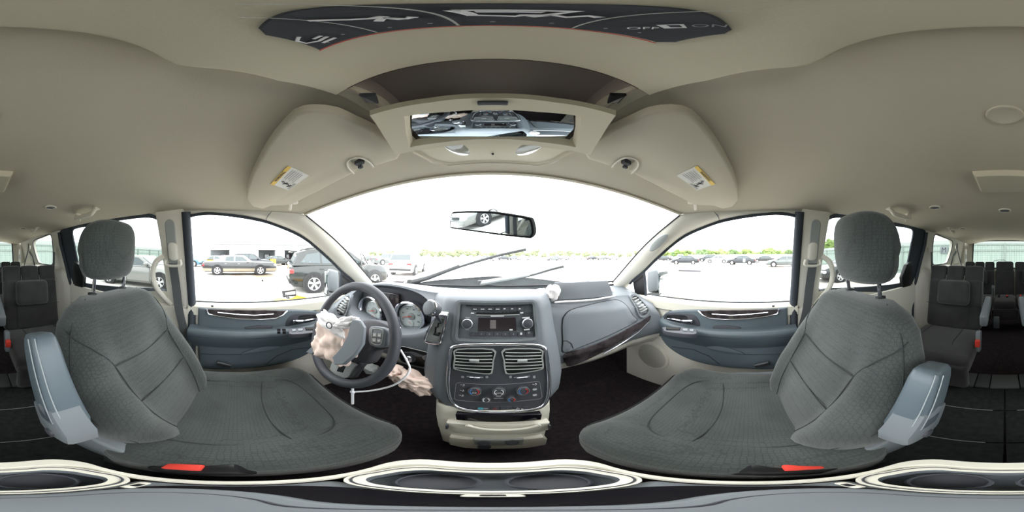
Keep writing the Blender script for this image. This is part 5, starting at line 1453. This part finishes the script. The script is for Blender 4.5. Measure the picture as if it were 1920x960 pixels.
def make_car(label, style, paint, pos, rz, cat='car', group=None, two=None, roofm=None, detail=1, rimm=None):
    S = STY[style]; L, W = S['L'], S['W']; hw_ = W / 2
    t = thing('parked_car' if style != 'pickup' else 'pickup_truck', label, cat, (pos[0], pos[1], GZ), group=group, rz=rz)
    zb = .24
    def wd(x): return hw_ * (1 - .16 * (abs(x) / (L / 2)) ** 6)
    R = []
    X = [-L / 2 + L * k_ / 22 for k_ in range(23)]
    tx, tz = [q[0] for q in S['top']], [q[1] for q in S['top']]
    X = sorted(set(X + tx))
    for x in X:
        w_ = wd(x); zt = interp(x, tx, tz); b = zb + (.10 if abs(x) > L / 2 - .05 else 0)
        half = [(0, b), (w_ * .88, b), (w_ * .985, b + .10), (w_, lerp(b, zt, .5)), (w_ * .985, zt - .10), (w_ * .93, zt - .02), (w_ * .6, zt + .008), (0, zt + .014)]
        R.append([Vector((x, -a, z)) for a, z in half] + [Vector((x, a, z)) for a, z in reversed(half[1:-1])])
    mb = MB().loft(R, True, True, True); body = build('body', mb, paint, t, local=True, sharp=40)
    if two is not None:
        R = []
        for x in X[1:-1]:
            w_ = wd(x) + .006
            R.append([Vector((x, sy * a, z)) for sy in (-1,) for a, z in ((w_ * .985, zb + .06), (w_ * .995, zb + .12), (w_ * .998, .50))])
        mb = MB().loft(R, closed=False); build('lower_panel', mb, two, t, local=True)
        mb = MB().loft([[Vector((v.x, -v.y, v.z)) for v in r] for r in R], closed=False); build('lower_panel', mb, two, t, local=True)
    # greenhouse
    C = S['cab']; cb, ct = C[0][1], max(q[1] for q in C)
    wb_, wt_ = hw_ * .955, hw_ * .74
    def cw(z): return lerp(wb_, wt_, (z - cb) / (ct - cb))
    Lp = [Vector((x, cw(z), z)) for x, z in C]; Rp = [Vector((x, -cw(z), z)) for x, z in C]
    n = len(C)
    mb = MB().add(Lp + Rp, [tuple(range(n)), tuple(range(2 * n - 1, n - 1, -1))] + [(i, i + 1, n + i + 1, n + i) for i in range(n - 1)])
    cabm = build('cabin', mb, roofm or paint, t, local=True)
    bvm = cabm.modifiers.new('bevel', 'BEVEL'); bvm.width = .03; bvm.segments = 2; bvm.limit_method = 'ANGLE'
    for sy in (-1, 1):
        for wn in S['wins']:
            mb = MB().slab([Vector((x, sy * (cw(z) + .007), z)) for x, z in wn], (0, -sy * .03, 0)); build('side_window', mb, m_cglass, t, local=True)
    def endglass(a, b, nm, out):
        P = []
        for (x, z), k_ in (((a[0], a[1]), .0), ((b[0], b[1]), 1.0)):
            pass
        pa = (lerp(a[0], b[0], .12), lerp(a[1], b[1], .12)); pb = (lerp(a[0], b[0], .90), lerp(a[1], b[1], .90))
        off = Vector((out * .012, 0, .010))
        P = [Vector((pa[0], -cw(pa[1]) * .90, pa[1])) + off, Vector((pa[0], cw(pa[1]) * .90, pa[1])) + off, Vector((pb[0], cw(pb[1]) * .90, pb[1])) + off, Vector((pb[0], -cw(pb[1]) * .90, pb[1])) + off]
        mb = MB().slab(P, (-out * .02, 0, -.015)); build(nm, mb, m_cglass, t, local=True)
    endglass(C[-1], C[-2], 'windshield', 1); endglass(C[0], C[1], 'rear_window', -1)
    # wheels
    r = S['r']
    for ax in S['ax']:
        for sy in (-1, 1):
            y = sy * (hw_ - .10)
            mb = MB().lathe([(r + .075, -.02), (r + .07, .118), (0, .118)], (ax, y - sy * .01, r + .02), (0, sy, 0), 28); build('wheel_arch', mb, m_clad if style == 'suv' else m_tire, t, local=True)
            mb = MB().lathe([(r * .62, -.09), (r * .93, -.10), (r, -.06), (r, .085), (r * .95, .122), (r * .66, .128)], (ax, y, r), (0, sy, 0), 32, cap=False); wh = build('tyre', mb, m_tire, t, local=True)
            if detail > 1:
                mb = MB().lathe([(r * .66, .126), (r * .63, .132), (r * .60, .118), (r * .60, .07), (0, .07)], (ax, y, r), (0, sy, 0), 32, cap=False); build('rim', mb, m_clad, wh, local=True)
                mb = MB().lathe([(r * .67, .124), (r * .66, .134), (r * .61, .130), (r * .60, .122)], (ax, y, r), (0, sy, 0), 32, cap=False)
                for k_ in range(5):
                    a = 2 * pi * k_ / 5 + .3
                    for da in (-.16, .16):
                        d0 = Vector((cos(a + da * .4), 0, sin(a + da * .4))); d1 = Vector((cos(a + da), 0, sin(a + da)))
                        c = Vector((ax, y + sy * .118, r))
                        mb.tube([c + d0 * r * .10, c + d1 * r * .62], [r * .075, r * .065], 6, flat=.5, up=(0, 1, 0))
                mb.lathe([(r * .16, .10), (r * .15, .135), (0, .138)], (ax, y, r), (0, sy, 0), 16)
                build('spokes', mb, rimm or m_rim, wh, local=True)
            else:
                mb = MB().lathe([(r * .66, .126), (r * .62, .134), (r * .55, .112), (r * .2, .120), (r * .16, .132), (0, .134)], (ax, y, r), (0, sy, 0), 24, cap=False); build('rim', mb, rimm or m_rim, wh, local=True)
    # lamps, bumpers, mirrors, handles
    zl = interp(-L / 2 + .1, tx, tz)
    for sy in (-1, 1):
        mb = MB().box((-L / 2 + .09, sy * hw_ * .72, zl - .20), (.16, .34, .17), .03); build('tail_lamp', mb, m_redlamp, t, local=True)
        zh = interp(L / 2 - .18, tx, tz)
        mb = MB().box((L / 2 - .14, sy * hw_ * .70, zh - .16), (.22, .36, .14), .03); build('head_lamp', mb, m_clearlamp, t, local=True)
        mb = MB().ell((C[-1][0] - .35, sy * (hw_ + .07), cb + .09), (.07, .10, .075), 8, 12, .6); build('wing_mirror', mb, roofm or paint, t, local=True)
        for hx in ((-1.0, -.05) if style != 'pickup' else (-.35, .35)):
            mb = MB().box((hx, sy * (wd(hx) + .008), cb - .14), (.16, .02, .025), .008); build('door_handle', mb, m_satin if two is not None else paint, t, local=True)
        for dx in ((-.28, .95) if style != 'pickup' else (.12, 1.2)):
            mb = MB().box((dx, sy * (wd(dx) - .006), .63), (.010, .02, .60), 0); build('door_gap', mb, m_tire, t, local=True)
    for ex in (-1, 1):
        mb = MB().box((ex * (L / 2 - .06), 0, .46), (.18, W * .86, .16), .04); build('bumper', mb, m_clad if style == 'suv' else (two or paint), t, local=True)
    mb = MB().box((L / 2 - .005, 0, .62), (.03, W * .42, .13), .02); build('grille', mb, m_clad, t, local=True)
    mb = MB().box((-L / 2 + .0, 0, .70), (.03, .34, .15), .01); build('number_plate', mb, m_label, t, local=True)
    return t
def polar(px, r): 
    a = radians((px - 924) * .1875); return (r * sin(a), r * cos(a))
P_black = M('black_green_paint', (25, 32, 31), .25, .2, coat=.6)
P_dark = M('dark_blue_grey_paint', (34, 40, 46), .25, .2, coat=.5)
P_char = M('charcoal_paint', (38, 40, 42), .3, .2, coat=.6)
P_silver = M('silver_paint', (128, 128, 126), .3, .4, coat=.5)
P_champ = M('champagne_paint', (138, 130, 114), .3, .4, coat=.5)
P_white = M('white_paint', (232, 234, 236), .35, coat=.5)
P_blue = M('blue_paint', (72, 112, 132), .3, .2, coat=.5)
P_grey = M('grey_paint', (92, 98, 98), .3, .3, coat=.5)
# vehicles seen on the left
make_car('old two-tone grey sedan with white roof parked side-on across the lot', 'longsedan', P_char, (-12.6, .20), radians(90), two=P_champ, roofm=P_white, detail=2)
suv = make_car('black SUV with silver wheels parked beyond the driver window', 'suv', P_black, (-5.92, 4.23), radians(76), cat='SUV', detail=2)
# its open front door, roof rails, lamp strip
mb = MB().slab([Vector(q) for q in ((1.0, -.94, .32), (.36, -1.52, .32), (.36, -1.52, 1.06), (1.0, -.94, 1.05))], (.03, .03, 0), .01); build('open_door', mb, P_black, suv, local=True)
mb = MB().tube([Vector((.95, -.97, 1.06)), Vector((.62, -1.14, 1.46)), Vector((.44, -1.28, 1.50)), Vector((.37, -1.50, 1.05))], .025, 6); build('door_frame', mb, P_black, suv, local=True)
for sy in (-1, 1):
    mb = MB().tube([Vector((-1.6, sy * .66, 1.66)), Vector((-1.4, sy * .66, 1.70)), Vector((-.1, sy * .66, 1.71)), Vector((.1, sy * .66, 1.66))], .018, 6); build('roof_rail', mb, m_clad, suv, local=True)
mb = MB().box((-2.02, 0, 1.58), (.28, 1.2, .05), .02); build('spoiler', mb, P_black, suv, local=True)
mb = MB().box((-2.19, 0, .56), (.06, 1.35, .05), .015); build('bumper_trim', mb, m_satin, suv, local=True)
make_car('silver sedan with a crumpled door outside the left sliding window', 'sedan', P_silver, (-6.75, -4.43), radians(90), detail=2)
make_car('dark hatchback standing behind the two-tone sedan', 'suv', P_dark, (-17.5, 1.6), radians(84), cat='SUV')
make_car('blue SUV at the rear edge of the driver window', 'suv', P_blue, (-22, -6.2), radians(60), cat='SUV')
make_car('dark sedan in front of the white garage building', 'sedan', P_black, (-24, 6.1), radians(100))
make_car('white sedan half hidden behind the two-tone sedan roof', 'sedan', P_white, (-23, -2.6), radians(70))
make_car('small dark sedan backed up to the farthest open garage bay', 'sedan', P_char, (-26.4, 10.6), radians(185))
# ahead of the windshield
make_car('white SUV parked ahead and left of the hood', 'suv', P_white, (polar(768, 13.2)), radians(101), cat='SUV')
make_car('grey pickup truck farther off, left of the white SUV', 'pickup', P_grey, polar(727, 27), radians(75), cat='pickup truck')
far = ((693, 48, P_grey, 'grey car far off near the left windshield pillar'), (708, 52, P_white, 'white car far off beside the left windshield pillar'), (914, 46, P_white, 'white car far off under the rearview mirror'), (946, 55, P_dark, 'dark car far off right of the wiper tip'), (966, 58, P_grey, 'grey car far off beyond the wiper tip'), (983, 57, P_white, 'white car far off under the mirror right end'), (1038, 50, P_grey, 'grey car far off above the airbag plate left end'), (1058, 56, P_silver, 'silver car far off above the airbag plate'), (1084, 66, P_white, 'white car far off above the airbag plate right half'), (1110, 60, P_dark, 'dark car far off above the airbag plate right end'), (1130, 60, P_grey, 'grey car far off left of the right windshield pillar'), (1152, 61, P_silver, 'silver car far off next to the right windshield pillar'))
for px, r_, pt, lb in far:
    make_car(lb, 'sedan', pt, polar(px, r_), radians(random.choice((10, 170, 185, 350))), group='far cars ahead')
make_car('white pickup far behind the dark sedan, right of the mirror', 'pickup', P_white, polar(1276, 44), radians(200), cat='pickup truck')
row = ((1284, 28, P_dark, 'sedan', 232 - 64, 'dark sedan nearest the right door mirror'), (1327, 40, P_dark, 'suv', 10, 'dark SUV behind the white sedan'), (1344, 33.5, P_white, 'sedan', 158, 'white sedan in the middle of the right-hand row'), (1390, 27, P_dark, 'sedan', 178 - 15, 'dark sedan with a pale door in the right-hand row'), (1432, 37, P_char, 'sedan', 165, 'charcoal sedan between the pale-door sedan and the grey one'), (1470, 21.5, P_grey, 'sedan', 172, 'grey sedan at the rear edge of the passenger window'), (1243, 46, P_char, 'sedan', 190, 'charcoal sedan far right, just above the door mirror'), (1253, 50, P_white, 'sedan', 190, 'white sedan far right behind the dark sedan'))
for px, r_, pt, sty_, hd, lb in row:
    a = (px - 924) * .1875
    c_ = make_car(lb, sty_, pt, polar(px, r_), radians(180 - a + 0 - 90 + (90 if False else 0) + 90 + random.uniform(-8, 8)), cat='SUV' if sty_ == 'suv' else 'car', group='right-hand row of cars', detail=1)
    if 'pale door' in lb:
        for sy in (-1, 1):
            mb = MB().box((-.55, sy * .905, .70), (.34, .03, .52), .01); build('pale_door_panel', mb, P_white, c_, local=True)
make_car('dark car with alloy wheels outside the right sliding window', 'sedan', P_char, (8.1, -5.95), radians(90), detail=2)

# garage building
bd = thing('garage_building', 'long white garage building with dark open bays', 'building', (-33, 7, GZ))
m_bwall = M('white_building_wall', (132, 134, 135), .8)
bays = []
def by_(px): return at(px, 480, x=-30).y
ys_ = [(by_(395), by_(430)), (by_(485), by_(516)), (by_(534), by_(553))]
y0, y1 = by_(384), by_(668)
edges = [y0] + [v for b in ys_ for v in b] + [y1]
for i in range(0, len(edges), 2):
    a, b = edges[i], edges[i + 1]
    mb = MB().box((-30.2, (a + b) / 2, GZ + 1.8), (.4, b - a, 3.6), 0); build('wall', mb, m_bwall, bd)
for a, b in ys_:
    mb = MB().box((-30.2, (a + b) / 2, GZ + 3.05), (.4, b - a, 1.1), 0); build('lintel', mb, m_bwall, bd)
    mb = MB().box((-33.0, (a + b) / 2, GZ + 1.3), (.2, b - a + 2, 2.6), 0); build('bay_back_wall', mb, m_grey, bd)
    mb = MB().box((-32.4, (a + b) / 2 + .5, GZ + .9), (.8, 1.2, 1.8), .1); build('workbench', mb, m_wood, bd)
mb = MB().box((-33.5, (y0 + y1) / 2, GZ + 3.62), (7.2, y1 - y0 + .6, .16), .03); build('roof', mb, m_lgrey, bd)
mb = MB().box((-36.8, (y0 + y1) / 2, GZ + 1.8), (.3, y1 - y0, 3.6), 0); build('back_wall', mb, m_bwall, bd)
a, b = by_(437), by_(474)
for k_ in range(5):
    mb = MB().box((-29.97, (a + b) / 2, GZ + .25 + .52 * k_), (.05, b - a, .48), .02); build('door_panel', mb, m_white, bd)
for px in (562, 578, 600):
    c = by_(px); mb = MB().box((-29.97, c, GZ + 2.3), (.05, 1.2, .12), .01); build('wall_vent', mb, m_lgrey, bd)
for px, x_, lb in ((394, -19.0, 'yellow bin left of the two-tone sedan'), (512, -22.5, 'yellow bin at the open garage bay')):
    p = at(px, 490, x=x_)
    t = thing('yellow_bin', lb, 'bin', (p.x, p.y, GZ))
    mb = MB().box((p.x, p.y, GZ + .5), (.5, .75, .95), .06); build('bin_body', mb, M('yellow_bin_plastic', (225, 180, 40), .5), t)
    mb = MB().box((p.x, p.y, GZ + 1.02), (.54, .80, .10), .03); build('bin_lid', mb, m_dash_d, t)

# corrugated fence behind the van
fe = thing('metal_fence', 'pale green corrugated metal fence behind the van', 'fence', (0, -10, GZ))
m_fence = M('pale_green_sheet_metal', (150, 164, 157), .5, .1, noise=.04, nscale=1)
m_frail = M('grey_green_rail', (130, 142, 136), .5)
pw = 2.4; n_ = 20
R = []
prof = []
for k_ in range(8):
    x0 = k_ * .3
    prof += [(x0, 0), (x0 + .19, 0), (x0 + .215, .035), (x0 + .275, .035), (x0 + .30, 0)]
sheet = None
for i in range(-n_ // 2, n_ // 2):
    mb = MB().loft([[Vector((i * pw + x, -10 + y, GZ + z)) for x, y in prof] for z in (.08, 2.10)], closed=False)
    if sheet is None:
        sheet = build('sheet', mb, m_fence, fe, sharp=20); first = i
    else:
        o = sheet.copy(); link(o, 'sheet', fe); o.location = ((i - first) * pw, 0, 0)
post = rail = None
for i in range(-n_ // 2, n_ // 2 + 1):
    mb = MB().box((i * pw, -9.93, GZ + 1.1), (.07, .07, 2.2), 0)
    if post is None: post = build('post', mb, m_frail, fe); f2 = i
    else:
        o = post.copy(); link(o, 'post', fe); o.location = ((i - f2) * pw, 0, 0)
for z in (.35, 1.75, 2.12):
    mb = MB().box((0, -9.95, GZ + z), (n_ * pw, .05, .07), 0); build('rail', mb, m_frail, fe)
mb = MB().box((0, -9.98, GZ + 2.28), (n_ * pw, .03, .30), 0); build('top_band', mb, m_lgrey, fe)
sg_ = thing('letter_sign', 'sign with a black letter M on the rear fence', 'sign', (3.92, -9.9, GZ + 1.5))
c = at(1770, 469, y=-9.88)
mb = MB().box(c, (.55, .02, .42), .005); build('sign_board', mb, m_grey, sg_)
text('M', c + Vector((0, .013, 0)), (-1, 0, 0), (0, 0, 1), .46, m_gloss, sg_, 'letter', .004)

# trees and shrubs on the horizon
m_leaf = [M('leaf_green_%d' % i, c_, .8, noise=.35, nscale=2.2) for i, c_ in enumerate(((108, 128, 70), (122, 138, 82), (94, 116, 74)))]
def tree_mesh(seed):
    mb = MB(); rnd = random.Random(seed)
    for k_ in range(9):
        c = Vector((rnd.uniform(-1.5, 1.5), rnd.uniform(-1.2, 1.2), rnd.uniform(1.2, 3.2)))
        q = crumple(c, (rnd.uniform(.8, 1.3),) * 2 + (rnd.uniform(.6, 1.0),), Vector((1, 0, 0)), Vector((0, 1, 0)), Vector((0, 0, 1)), .55, seed * 10 + k_, 10, 14, 26, 1.0)
        mb.add(q.v, q.f)
    return mb
crowns = []
for i in range(4):
    o = None
    crowns.append(tree_mesh(i + 1))
tl = 0
def put_tree(px, r_, sc, kind, label, group):
    global tl
    x, y = polar(px, r_)
    t = thing('tree', label, 'tree', (x, y, GZ), group=group, rz=tl * 1.3)
    cm = CROWN.get(kind)
    if cm is None:
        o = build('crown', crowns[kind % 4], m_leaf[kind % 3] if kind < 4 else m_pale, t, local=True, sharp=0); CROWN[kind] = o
        tr = build('trunk', MB().tube([Vector((0, 0, 0)), Vector((.05, 0, .8)), Vector((0, .05, 1.6))], [.16, .13, .10], 8), M('bark', (96, 84, 70), .9), t, local=True); TRUNK[kind] = tr
    else:
        o = cm.copy(); link(o, 'crown', t); o2 = TRUNK[kind].copy(); link(o2, 'trunk', t)
    t.scale = (sc, sc, sc); tl += 1
CROWN, TRUNK = {}, {}
m_pale = M('haze_pale_leaf', (126, 137, 100), .8, noise=.25, nscale=2.2)  # bright haze over the trees ahead is painted into this leaf colour
px = 1232; i = 0
while px < 1500:
    put_tree(px, 76 + 11 * (i % 3), random.uniform(1.0, 1.4), i % 4, 'leafy green tree in the line behind the right-hand row of cars', 'trees to the right'); px += 14; i += 1
px = 700
while px < 1232:
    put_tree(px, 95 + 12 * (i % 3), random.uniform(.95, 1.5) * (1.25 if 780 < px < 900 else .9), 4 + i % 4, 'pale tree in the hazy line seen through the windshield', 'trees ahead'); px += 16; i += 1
for px, r_ in ((1560, 30),):
    put_tree(px, r_, 1.1, 3, 'lone tree above the fence seen through the right sliding window', 'tree')
# white wall in front of the trees on the right
mb = MB()
p0, p1 = polar(1290, 72), polar(1495, 60)
c = Vector(((p0[0] + p1[0]) / 2, (p0[1] + p1[1]) / 2, GZ + 1.05)); d = Vector((p1[0] - p0[0], p1[1] - p0[1], 0))
mb.box(c, (d.length, .2, 2.1), 0, rot=Matrix.Rotation(atan2(d.y, d.x), 3, 'Z'))
build('boundary_wall', mb, m_bwall, label='long low white wall in front of the right-hand trees', cat='wall', kind='thing')
# utility poles
for px, r_, h_, lb in ((287, 30, 5.0, 'utility pole beyond the fence left of the belt pillar'), (240, 34, 6.5, 'utility pole beyond the fence above the driver headrest'), (268, 40, 5.2, 'utility pole beyond the fence between the headrest and the pillar')):
    x, y = polar(px, r_)
    t = thing('utility_pole', lb, 'pole', (x, y, GZ), group='utility poles')
    mb = MB().tube([Vector((x, y, GZ)), Vector((x, y, GZ + h_))], [.10, .07], 8); build('pole', mb, m_lgrey, t)
    mb = MB().box((x, y, GZ + h_ - .4), (1.4, .1, .1), .01); build('crossarm', mb, m_lgrey, t)

# debris on the ground by the driver door
t = thing('yellow_debris', 'torn yellow plastic strip on the ground by the driver door', 'debris', (*polar(541, 5.0), GZ))
pts = [at(a, b, z=GZ + .04) for a, b in ((508, 565), (520, 559), (540, 561), (557, 556), (575, 557), (572, 567), (545, 567), (525, 569))]
mb = MB().slab([p + Vector((0, 0, .05 * (i % 2))) for i, p in enumerate(pts)], (0, 0, -.06), .02); build('strip', mb, M('yellow_plastic', (205, 150, 20), .5), t)
t = thing('black_bracket', 'black rectangular bracket lying behind the yellow strip', 'debris', at(545, 556, z=GZ))
q = [at(a, b, r=5.6) for a, b in ((534, 547), (554, 544), (555, 553), (537, 555))]
mb = MB().tube(q, .035, 6, closed=True).tube([at(531, 546, r=5.5), at(533, 557, r=5.4)], .05, 6).tube([at(538, 555, r=5.4), at(541, 560, r=5.2)], .05, 6); build('frame', mb, m_black, t)
t = thing('grey_panel', 'flat grey plastic panel on the ground by the SUV', 'debris', at(516, 546, z=GZ))
mb = MB().slab([at(a, b, z=GZ + .05) for a, b in ((504, 538), (522, 538), (529, 546), (518, 549), (503, 547))], (0, 0, -.04), .01); build('panel', mb, m_lgrey, t)
t = thing('thin_rod', 'thin grey rod with a dark end lying across the gravel', 'debris', at(475, 545, z=GZ))
mb = MB().tube([at(464, 559, z=GZ + .02), at(478, 542, z=GZ + .02), at(492, 527, z=GZ + .03)], .012, 6); build('rod', mb, m_lgrey, t)
mb = MB().box(at(492, 526, z=GZ + .06), (.10, .10, .10), .02); build('rod_end', mb, m_black, t)
mb = MB().tube([at(458, 561, z=GZ + .02), at(486, 559.5, z=GZ + .02)], .012, 6); build('foot', mb, m_grey, t)
p = at(1293, 509, z=GZ)
build('wooden_beam', MB().box(p + Vector((0, 0, .06)), (.25, 2.1, .12), .01, rot=Matrix.Rotation(radians(0), 3, 'Z')), m_dash_d, label='dark beam lying on the gravel beyond the right door mirror', cat='beam')

# ================================================================== the van's own nose: cowl, buckled hood, wipers, mirrors
mb = MB().grid(lambda a, b: Vector((-.76 + 1.52 * a, lerp(.82, 1.16, 1 - (2 * a - 1) ** 2) + .02 + .22 * b, lerp(-.20, -.26, 1 - (2 * a - 1) ** 2) - .03 - .05 * b)), 24, 4)
cow = build('cowl', mb, m_rubber, label='dark cowl panel below the windshield', cat='cowl', kind='structure')
hd_ = thing('hood', 'silver white buckled hood rising beyond the windshield', 'hood', (0, 1.8, -.5))
def hood(a, b):
    x = -.72 + 1.44 * a; f = 1 - (2 * a - 1) ** 2
    y = lerp(1.10, 1.34, f) + .85 * b
    pk = sm(min(1, b / .55)) if b < .55 else 1 - sm((b - .55) / .45)
    amp = interp(x, (-.72, -.55, -.1, .3, .72), (.10, .145, .10, .05, .0))
    return Vector((x, y, lerp(-.235, -.163, f) + amp * pk * .75 - .10 * max(0, b - .5) + .012 * sin(6 * x + 5 * b)))
mb = MB().grid(hood, 40, 24); build('hood_skin', mb, M('hood_paint', (222, 228, 228), .35, coat=.4), hd_)
mb = MB().grid(lambda a, b: Vector((-.70 + 1.4 * a, lerp(1.12, 1.35, 1 - (2 * a - 1) ** 2) + .02, lerp(-.24, -.168, 1 - (2 * a - 1) ** 2) - .003 - .2 * b)), 24, 3); build('hood_underside', mb, M('hood_insulation', (72, 78, 80), .9, noise=.2, nscale=8), hd_)
WG = [(wind(-.97 + 1.94 * i / 90, j / 60)) for i in range(91) for j in range(61)]
def whit(px, py):
    d = ray(px, py)
    p = max(WG, key=lambda v: v.normalized().dot(d))
    return d * p.length + Vector((0, .022, .022))
for nm, pts, lb in (('a', ((765, 537, .985), (800, 528, 1.02), (860, 506, 1.0), (930, 486, .93), (988, 473, .86)), 'long black wiper raised across the driver side of the windshield'),
                ('b', ((900, 538, 1.10), (940, 531, 1.10), (995, 522, 1.09), (1035, 511, 1.06), (1060, 505, 1.05)), 'short wiper low on the passenger side of the windshield')):
    t = thing('wiper', lb, 'wiper', at(pts[0][0], pts[0][1], r=pts[0][2]), group='wipers')
    q = [whit(a, b) for a, b, c_ in pts]
    mb = MB().tube(q[:3], [.018, .015, .010], 8); build('wiper_arm', mb, m_clad if nm == 'a' else m_lgrey, t)
    mb = MB().tube([p + Vector((0, 0, -.006)) for p in spline(q[1:], 5)], .0075, 6); build('wiper_blade', mb, m_clad, t)
    mb = MB().lathe([(.02, 0), (.018, .02), (0, .025)], q[0], (0, 0, 1), 14); build('wiper_pivot', mb, m_clad, t)
for s, nm in SIDES:
    t = thing('door_mirror', 'grey door mirror outside the %s front window' % nm, 'mirror', (s * .98, .64, -.30), group='door mirrors')
    def dm(px, py, x): 
        p = at(px, py, x=x); return Vector((s * p.x, p.y, p.z))
    P = [dm(a, b, .93) for a, b in ((1213, 513), (1217, 508), (1226, 506), (1231, 508), (1233, 530), (1231, 544), (1226, 548), (1214, 546))]
    mb = MB().slab(spline(P, 3, True), (s * (.15 if s > 0 else .05), .02, 0), .012, 3); build('mirror_housing', mb, m_grey, t)
    g = [Vector((s * x, y, z)) for x, y, z in ((.945, .545, -.108), (1.06, .545, -.108), (1.072, .55, -.13), (1.062, .55, -.262), (.95, .545, -.262))]
    gy = min(p.y for p in P) - .004
    g = [Vector((p.x if s > 0 else -.944 - (-p.x - .944) * .22, gy, p.z)) for p in g]
    mb = MB().slab(g, (0, .012, 0), .003); build('mirror_glass', mb, m_mirror, t)
    mb = MB().tube([dm(1216, 556, .84), dm(1226, 553, .93), dm(1234, 548, .99)], [.03, .028, .03], 10, flat=.7); build('mirror_arm', mb, m_clad, t)
